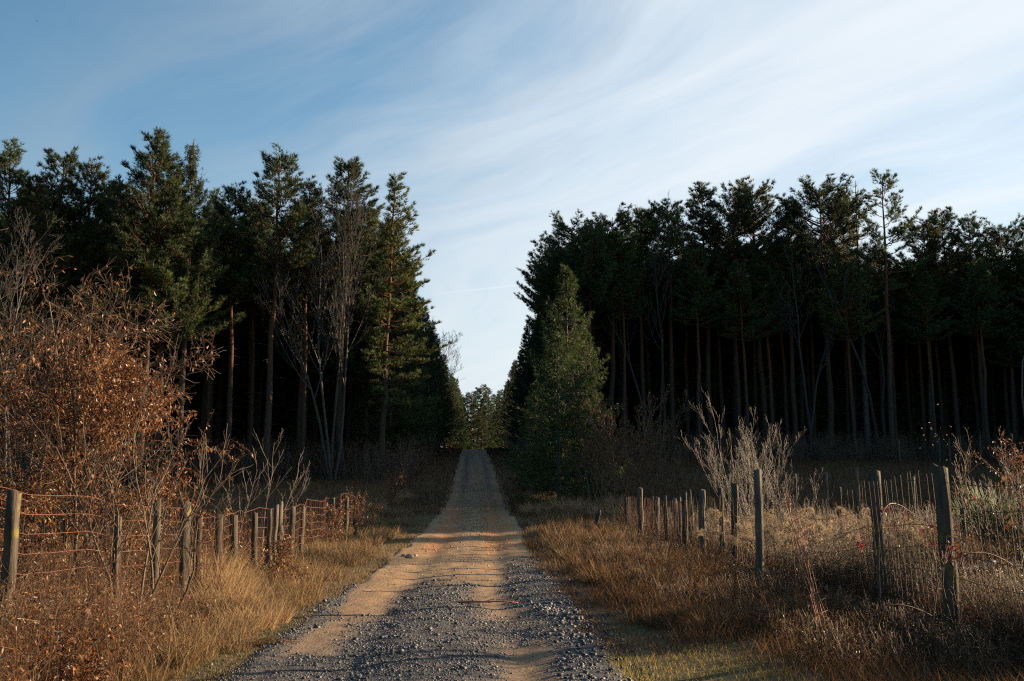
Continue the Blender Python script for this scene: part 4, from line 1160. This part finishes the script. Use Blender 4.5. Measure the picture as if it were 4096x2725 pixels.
for k in range(30):
    Y = R.uniform(13.5, 24); px = R.uniform(728, 800) if k % 3 else R.uniform(800, 870); gold_spots.append((px, Y))
gold_spots += [(813, 13), (830, 17), (848, 14), (853, 12.5), (894, 13.5), (911, 12.6), (915, 12.9), (920, 12.4), (905, 12.2), (888, 12), (720, 20), (700, 19), (712, 18)]
for k, (px, Y) in enumerate(gold_spots):
    x = at(px, 530, Y)[0]
    lab = 'dry goldenrod with fluffy cream seed heads in the weeds by the right fence' if px < 885 else 'dry goldenrod with fluffy seed heads between the two thick right posts'
    o = empty('goldenrod', (x, Y, h1(x, Y)), lab, 'weed', 'goldenrods by the right fence' if px < 885 else 'goldenrods between the thick posts', R.uniform(0, 6.28), R.uniform(.85, 1.2))
    for nm, me in zip(('stem', 'seed_head'), GOLD[k % 3]):
        c = bpy.data.objects.new(nm, me); C.objects.link(c); c.parent = o

# brambles, red leaves, broom, birch pole
def bramble(pp, r, label, seed, leaf_n=0, pal=None):
    rng = np.random.default_rng(seed); A = np.array([at(px, py, Y) for px, py, Y in pp])
    A[0, 2] = h1(A[0, 0], A[0, 1]); o0 = A[0].copy()
    K = len(A); s = np.linspace(0, K - 1, K * 6)
    P = np.zeros((len(s), 3))
    for c in range(3):  # Catmull-Rom
        Q = np.concatenate([[2 * A[0, c] - A[1, c]], A[:, c], [2 * A[-1, c] - A[-2, c]]])
        i = np.minimum(s.astype(int), K - 2); t = s - i
        p0, p1, p2, p3 = Q[i], Q[i + 1], Q[i + 2], Q[i + 3]
        P[:, c] = .5 * (2 * p1 + (p2 - p0) * t + (2 * p0 - 5 * p1 + 4 * p2 - p3) * t ** 2 + (3 * p1 - p0 - 3 * p2 + p3) * t ** 3)
    P -= o0
    mb = MB(); tube(mb, P, np.linspace(r, r * .5, len(s)), 5, (.17, .085, .055))
    n = len(s) * 3; i = rng.integers(0, len(s) - 1, n); b = P[i]; d = nrm(rng.normal(0, 1, (n, 3))) * .014
    twigs(mb, np.stack([b, b + d], 1), .0016, .0005, np.tile([[.2, .1, .06]], (n, 1)))
    root = empty('bramble', tuple(o0), label, 'bramble'); mb.build('stem', M['twig'], root)
    if leaf_n:
        lf = MB(); i = rng.integers(len(s) // 3, len(s), leaf_n); leaves(lf, P[i] + rng.normal(0, .03, (leaf_n, 3)), rng.normal(0, 1, (leaf_n, 3)) + [0, 0, -.5], .075, .045, pick(pal, leaf_n, .25, rng), rng); lf.build('foliage', M['redleaf'], root)
RL = [(.10, .012, .010), (.14, .018, .014), (.07, .010, .009)]
MX = [(.10, .022, .013), (.13, .06, .016), (.06, .06, .02), (.08, .03, .016)]
bramble([(880, 600, 10.6), (879, 560, 10.6), (880, 526, 10.6), (886, 507, 10.7), (897, 504, 10.9), (915, 515, 11.1), (932, 530, 11.3)], .006, 'reddish bramble stem arching high before the leaning thick post', 601, 8, RL)
bramble([(925, 600, 9.0), (940, 575, 9.0), (962, 556, 9.0), (985, 553, 9.1), (1008, 562, 9.2), (1030, 580, 9.4)], .007, 'dark bramble stem arching low across the foot of the thickest post', 602, 8, MX)
bramble([(1060, 560, 10.5), (1030, 540, 10.6), (1000, 520, 10.7), (975, 500, 10.9), (950, 486, 11.0)], .0045, 'thin bramble shoot rising leftwards from the right edge through the wire', 603, 14, MX)
bramble([(856, 630, 9.4), (875, 612, 9.4), (900, 605, 9.4), (925, 612, 9.5), (945, 625, 9.6)], .006, 'dark bramble stem arching near the ground below the leaning thick post', 604)
bramble([(1045, 560, 11), (1030, 520, 11), (1015, 490, 11), (1003, 462, 11.1)], .005, 'bramble shoot standing up at the right picture edge', 605, 10, MX)
def vine(px, py, Y, seed, label, n=10, pal=RL, size=.06):
    """creeper: a thin stem from the ground with a spray of leaves"""
    rng = np.random.default_rng(seed); p = at(px, py, Y); g = h1(p[0], Y); L_ = p[2] - g
    mb = MB(); s = np.linspace(0, 1, 7); P = np.column_stack([.05 * np.sin(s * 7), .04 * np.cos(s * 5), s * L_]); tube(mb, P, .003, 4, (.15, .08, .05))
    lf = MB(); q = np.column_stack([rng.normal(0, .06, n), rng.normal(0, .05, n), L_ + rng.normal(-.02, .06, n)]); leaves(lf, q, rng.normal(0, 1, (n, 3)) + [0, 0, -.6], size, size * .55, pick(pal, n, .25, rng), rng)
    twigs(mb, np.stack([np.tile(P[-2], (n, 1)), q], 1), .0016, .001, np.tile([[.2, .08, .05]], (n, 1)))
    o = empty('creeper', (p[0], Y, g), label, 'creeper', 'red leaved creepers on the right fence'); mb.build('stem', M['twig'], o); lf.build('foliage', M['redleaf'], o)
vine(944, 546, 9.25, 611, 'creeper with bright red leaves on the front of the thickest right post', 14)
vine(954, 549, 9.2, 612, 'creeper with orange and green leaves right of the thickest post', 12, MX)
vine(861, 540, 11.0, 613, 'creeper with dark red leaves left of the leaning thick post', 12, [(.22, .015, .02), (.3, .02, .025)])
vine(903, 517, 11.0, 614, 'small creeper with pinkish red leaves between the two thick posts', 7)
vine(808, 533, 13, 615, 'creeper with dark purple leaves in the weeds before the split field post', 14, [(.09, .02, .025), (.14, .03, .03), (.05, .03, .03)])
vine(962, 600, 9.0, 616, 'creeper with yellow and red leaves at the foot of the thickest post', 10, MX)

b, tips = bare_tree_mesh(621, 2.3, 8, dict(SH, levels=4, n=[8, 5, 3], rmin=.0035, ang=.5), 'twigbark', .006, .5)
f = MB(); leaf_along(np.random.default_rng(4), f, tips, 2.0, .05, .026, MX[:1] + DRK + DRK + DRK, .6)
shrub('bramble_bush', 'dark tangled bush with a few red leaves at the right picture edge', 'bush', 7.0, 12.5, (b, f))
# broom: green upright rods
rng = np.random.default_rng(5); mb = MB(); n = 900
a = rng.uniform(0, 6.28, n); rr = .7 * np.sqrt(rng.random(n)); b = np.column_stack([rr * np.cos(a) * .5, rr * np.sin(a) * .5, rng.uniform(0, .5, n)])
e = b + np.column_stack([rr * np.cos(a) * .7 + rng.normal(0, .08, n), rr * np.sin(a) * .7 + rng.normal(0, .08, n), rng.uniform(.6, 1.35, n)])
twigs(mb, np.stack([b, (b + e) / 2 + rng.normal(0, .02, b.shape), e], 1), .006, .003, pick([(.10, .15, .035), (.14, .19, .05), (.08, .11, .03)], n))
bx = at(1003, 500, 21)[0]
o = empty('broom_shrub', (bx, 21, h1(bx, 21)), 'green broom shrub with upright rods behind the wire at right', 'shrub'); mb.build('rods', M['twig'], o)
c = bpy.data.objects.new('broom_shrub', None); C.objects.link(c); x = at(980, 500, 24)[0]; c.location = (x, 24, h1(x, 24)); c.scale = (.8, .8, .75); c.rotation_euler = (0, 0, 2)
tag(c, 'smaller green broom shrub left of the larger one behind the wire', 'shrub'); ch = o.children[0].copy(); C.objects.link(ch); ch.parent = c
# whitish birch pole
p0 = at(957, 571, 12.3); p1 = at(994, 562, 13.6)
mb = MB(); s = np.linspace(0, 1, 8)[:, None]; P = (p1 - p0) * s + np.column_stack([np.zeros(8), np.zeros(8), -.015 * np.sin(s[:, 0] * 3)])
tube(mb, P, np.linspace(.042, .034, 8), 10, cap=True)
tag(mb.build('birch_pole', M['birch'], smooth=True, loc=tuple(p0)), 'whitish birch pole lying in the weeds behind the thickest right post', 'log')

# unseen shrubs added right of the frame to shade the foreground
for k, (x, y, hh, seed) in enumerate(((9.1, 10.2, 2.0, 637), (12.3, 12.3, 2.7, 635), (10.4, 11.5, 2.1, 636), (11.0, 15.2, 2.9, 631), (12.8, 15.8, 3.3, 632), (10.7, 17.4, 2.9, 633), (14.5, 15.2, 3.4, 634))):
    small_beech(x, y, hh, seed, 'tall brown leaved beech shrub, unseen, added beyond the right picture edge for shade', 22, 9, .5)

# ------------------------------------------------------------------ small things
mb = MB(); rng = np.random.default_rng(8)
P = np.array([[-.42, .03, .03], [-.2, 0, .045], [0, .02, .04], [.25, -.03, .05], [.48, 0, .03]]); tube(mb, P, [.014, .013, .012, .009, .004], 6, (.30, .12, .06), True)
tube(mb, np.array([[0, .02, .04], [.15, .09, .07], [.3, .12, .05]]), [.007, .005, .003], 5, (.28, .11, .05)); tube(mb, np.array([[-.1, .01, .04], [.02, -.1, .05], [.12, -.16, .04]]), [.006, .004, .003], 5, (.28, .11, .05))
Y = 1.6 * F / (600 - 484); p = at(483, 600, Y); tag(mb.build('fallen_twig', M['twig'], loc=(p[0], Y, float(road_z(p[0], Y)))), 'broken reddish twig lying across the middle of the gravel road', 'twig')
# tufts of straw swept to the road edge on the left
mb = MB()
n = 160; b = np.column_stack([R.normal(0, .16, n), R.normal(0, .07, n), R.uniform(.01, .05, n)]); d = np.column_stack([R.normal(.6, .5, n), R.normal(0, .5, n), R.normal(0, .12, n)]); e = b + nrm(d) * R.uniform(.1, .3, n)[:, None]; e[:, 2] = np.maximum(e[:, 2], .01)
twigs(mb, np.stack([b, e], 1), .0028, .0018, pick(PALE, n))
Y = 1.6 * F / (637 - 484); p = at(247, 637, Y); tag(mb.build('straw_bunch', M['grass'], loc=(p[0], Y, h1(p[0], Y) + .01)), 'flattened bunch of pale straw at the left edge of the gravel', 'straw')

mid = MB()
an = np.arange(6) * math.pi / 3
mid.add(np.concatenate([np.column_stack([.006 * np.cos(an), .006 * np.sin(an), 0 * an]), [[0, 0, .016], [0, 0, -.012]]]), [[k, (k + 1) % 6, 6] for k in range(6)] + [[(k + 1) % 6, k, 7] for k in range(6)], None, (.4, .3, .18))
for sg in (-1, 1): mid.add([[0, 0, .006], [sg * .026, .006, .016], [sg * .03, -.004, .004], [sg * .008, -.006, -.004]], None, [[0, 1, 2, 3]], (.75, .62, .42))
mid_me = mid.mesh('gnat', M['fluff'])
for k in range(24):
    px = 936 + R.normal(0, 9); py = 437 + R.normal(0, 11)
    o = bpy.data.objects.new('gnat', mid_me); C.objects.link(o); o.location = at(px, py, R.uniform(15, 18)); o.rotation_euler = (R.normal(0, .4), R.normal(0, .4), R.uniform(0, 6.28)); o.scale = (.38,) * 3
    tag(o, 'glowing gnat flying in the swarm before the dark right wood', 'gnat', 'swarm of gnats over the field')

# bird high in the sky
mb = MB(); s = np.linspace(-.22, .2, 8); tube(mb, np.column_stack([s, 0 * s, 0 * s]), [.005, .03, .045, .05, .045, .03, .03, .012], 6)
for sg in (-1, 1):
    mb.add([[.06, sg * .03, .02], [-.09, sg * .03, .015], [.02, sg * .3, .12], [-.1, sg * .28, .1], [-.09, sg * .55, .05], [-.14, sg * .5, .045]], [[2, 4, 5], [2, 5, 3]], [[0, 2, 3, 1]])
mb.add([[-.2, .02, 0], [-.2, -.02, 0], [-.36, -.06, 0], [-.36, .06, 0]], None, [[0, 1, 2, 3]])
tag(mb.build('bird', M['dark'], loc=tuple(at(37.3, 21, 240))), 'tiny dark bird flying high at the top left of the sky', 'bird').scale = (.8,) * 3

# ------------------------------------------------------------------ light and sky
AZ, EL = math.radians(68), math.radians(13.2)
SD = Vector((math.sin(AZ) * math.cos(EL), math.cos(AZ) * math.cos(EL), math.sin(EL)))
sl = bpy.data.lights.new('sun', 'SUN'); sl.energy = 5.0; sl.angle = math.radians(.53); sl.color = (1, .74, .47)
so = bpy.data.objects.new('sun', sl); C.objects.link(so); so.rotation_euler = SD.to_track_quat('Z', 'Y').to_euler()

w = bpy.data.worlds.new('World'); S.world = w; w.use_nodes = True
nt = w.node_tree; N = nt.nodes; L = nt.links; N.clear()
out = N.new('ShaderNodeOutputWorld'); bg = N.new('ShaderNodeBackground'); L.new(bg.outputs[0], out.inputs[0])
sky = N.new('ShaderNodeTexSky'); sky.sky_type = 'NISHITA'; sky.sun_disc = False; sky.sun_elevation = EL; sky.sun_rotation = AZ
sky.air_density = 1.0; sky.dust_density = .6; sky.ozone_density = 2.0
STR = .05
bg.inputs[1].default_value = STR
tc = N.new('ShaderNodeTexCoord')
def math_(op, a, b=None, clamp=False):
    n = N.new('ShaderNodeMath'); n.operation = op; n.use_clamp = clamp
    for i, v in enumerate((a, b)):
        if v is None: continue
        if isinstance(v, (int, float)): n.inputs[i].default_value = v
        else: L.new(v, n.inputs[i])
    return n.outputs[0]
def vdot(a, vec):
    n = N.new('ShaderNodeVectorMath'); n.operation = 'DOT_PRODUCT'; L.new(a, n.inputs[0]); n.inputs[1].default_value = vec; return n.outputs['Value']
def smooth(v, a, b, lo=0.0, hi=1.0):
    n = N.new('ShaderNodeMapRange'); n.interpolation_type = 'SMOOTHSTEP'; L.new(v, n.inputs[0]); n.inputs[1].default_value = a; n.inputs[2].default_value = b; n.inputs[3].default_value = lo; n.inputs[4].default_value = hi; return n.outputs[0]
def mixc(f, a, b):
    n = N.new('ShaderNodeMix'); n.data_type = 'RGBA'
    L.new(f, n.inputs[0])
    for i, v in ((6, a), (7, b)):
        if isinstance(v, tuple): n.inputs[i].default_value = (*v, 1)
        else: L.new(v, n.inputs[i])
    return n.outputs[2]
D = tc.outputs['Generated']
sp = N.new('ShaderNodeSeparateXYZ'); L.new(D, sp.inputs[0])
zc = math_('MAXIMUM', sp.outputs[2], 0.0)
zp = math_('ADD', zc, .13)
u = math_('DIVIDE', sp.outputs[0], zp); v = math_('DIVIDE', sp.outputs[1], zp)
cph, sph = .62, -.78
s_ = math_('ADD', math_('MULTIPLY', u, cph), math_('MULTIPLY', v, sph))
t_ = math_('ADD', math_('MULTIPLY', u, -sph), math_('MULTIPLY', v, cph))
def noise2(a, b, sx, sy, detail, rough, w_=0.0, dist=0.0):
    cx = N.new('ShaderNodeCombineXYZ'); L.new(math_('MULTIPLY', a, sx), cx.inputs[0]); L.new(math_('MULTIPLY', b, sy), cx.inputs[1]); cx.inputs[2].default_value = w_
    n = N.new('ShaderNodeTexNoise'); n.inputs['Scale'].default_value = 1; n.inputs['Detail'].default_value = detail; n.inputs['Roughness'].default_value = rough; n.inputs['Distortion'].default_value = dist
    L.new(cx.outputs[0], n.inputs['Vector']); return n.outputs[0]
warp = noise2(u, v, .7, .7, 3, .5, 4.2)
t2 = math_('ADD', t_, math_('MULTIPLY', math_('SUBTRACT', warp, .5), .9))
fine = noise2(s_, t2, .42, 2.0, 9, .6, 1.7, .0)
broad = noise2(s_, t2, .25, .7, 4, .5, 7.9, .0)
sun_d = vdot(D, tuple(SD))
bias = smooth(sun_d, .1, .9, .04, .32)
low = smooth(zc, .0, .5, .30, -.06)
patch = noise2(s_, t2, .8, 1.5, 6, .55, 12.3, .0)
cov = math_('ADD', math_('MULTIPLY', math_('SUBTRACT', patch, .5), .55), math_('ADD', math_('ADD', math_('ADD', math_('ADD', math_('MULTIPLY', fine, 1.25), -.09), math_('MULTIPLY', broad, .6)), bias), low))
mask = smooth(cov, .50, 1.42, 0, 1)
phase = smooth(sun_d, -.55, .62, .14, 1.0)
CB = 5.85
cl = N.new('ShaderNodeVectorMath'); cl.operation = 'SCALE'; cl.inputs[0].default_value = (.90 * CB, .955 * CB, 1.0 * CB); L.new(phase, cl.inputs[3])
hz = math_('POWER', math_('SUBTRACT', 1.0, zc), 5.6)
tint = N.new('ShaderNodeMix'); tint.data_type = 'RGBA'; tint.blend_type = 'MULTIPLY'; tint.inputs[0].default_value = 1; L.new(sky.outputs[0], tint.inputs[6]); tint.inputs[7].default_value = (.29, .86, 1.02, 1)
c = mixc(math_('MULTIPLY', hz, .97), tint.outputs[2], (5.15, 5.4, 5.55))
c = mixc(math_('MULTIPLY', mask, smooth(sun_d, -.12, .5, .30, .92)), c, cl.outputs[0])
# contrail low in the gap
d1, d2 = ray(436, 294), ray(527, 284); nn = np.cross(d1, d2); nn /= np.linalg.norm(nn); al = d2 - d1; al /= np.linalg.norm(al)
line = smooth(math_('ABSOLUTE', vdot(D, tuple(nn))), .0002, .0011, 1, 0)
line = math_('MULTIPLY', line, math_('MULTIPLY', smooth(vdot(D, tuple(al)), float(d1 @ al) - .02, float(d1 @ al) + .05), smooth(vdot(D, tuple(al)), float(d2 @ al) + .03, float(d2 @ al), 0, 1)))
c = mixc(math_('MULTIPLY', line, .10), c, (8, 8.1, 8.2))
L.new(c, bg.inputs[0])

S.view_settings.view_transform = 'Standard'; S.view_settings.look = 'None'; S.view_settings.gamma = 1; S.view_settings.exposure = 1.78
S.cycles.use_denoising = False; S.cycles.filter_width = 1.2; S.cycles.max_bounces = 5; S.cycles.diffuse_bounces = 2; S.cycles.glossy_bounces = 2; S.cycles.transmission_bounces = 3; S.cycles.transparent_max_bounces = 4
S.cycles.sample_clamp_indirect = 6
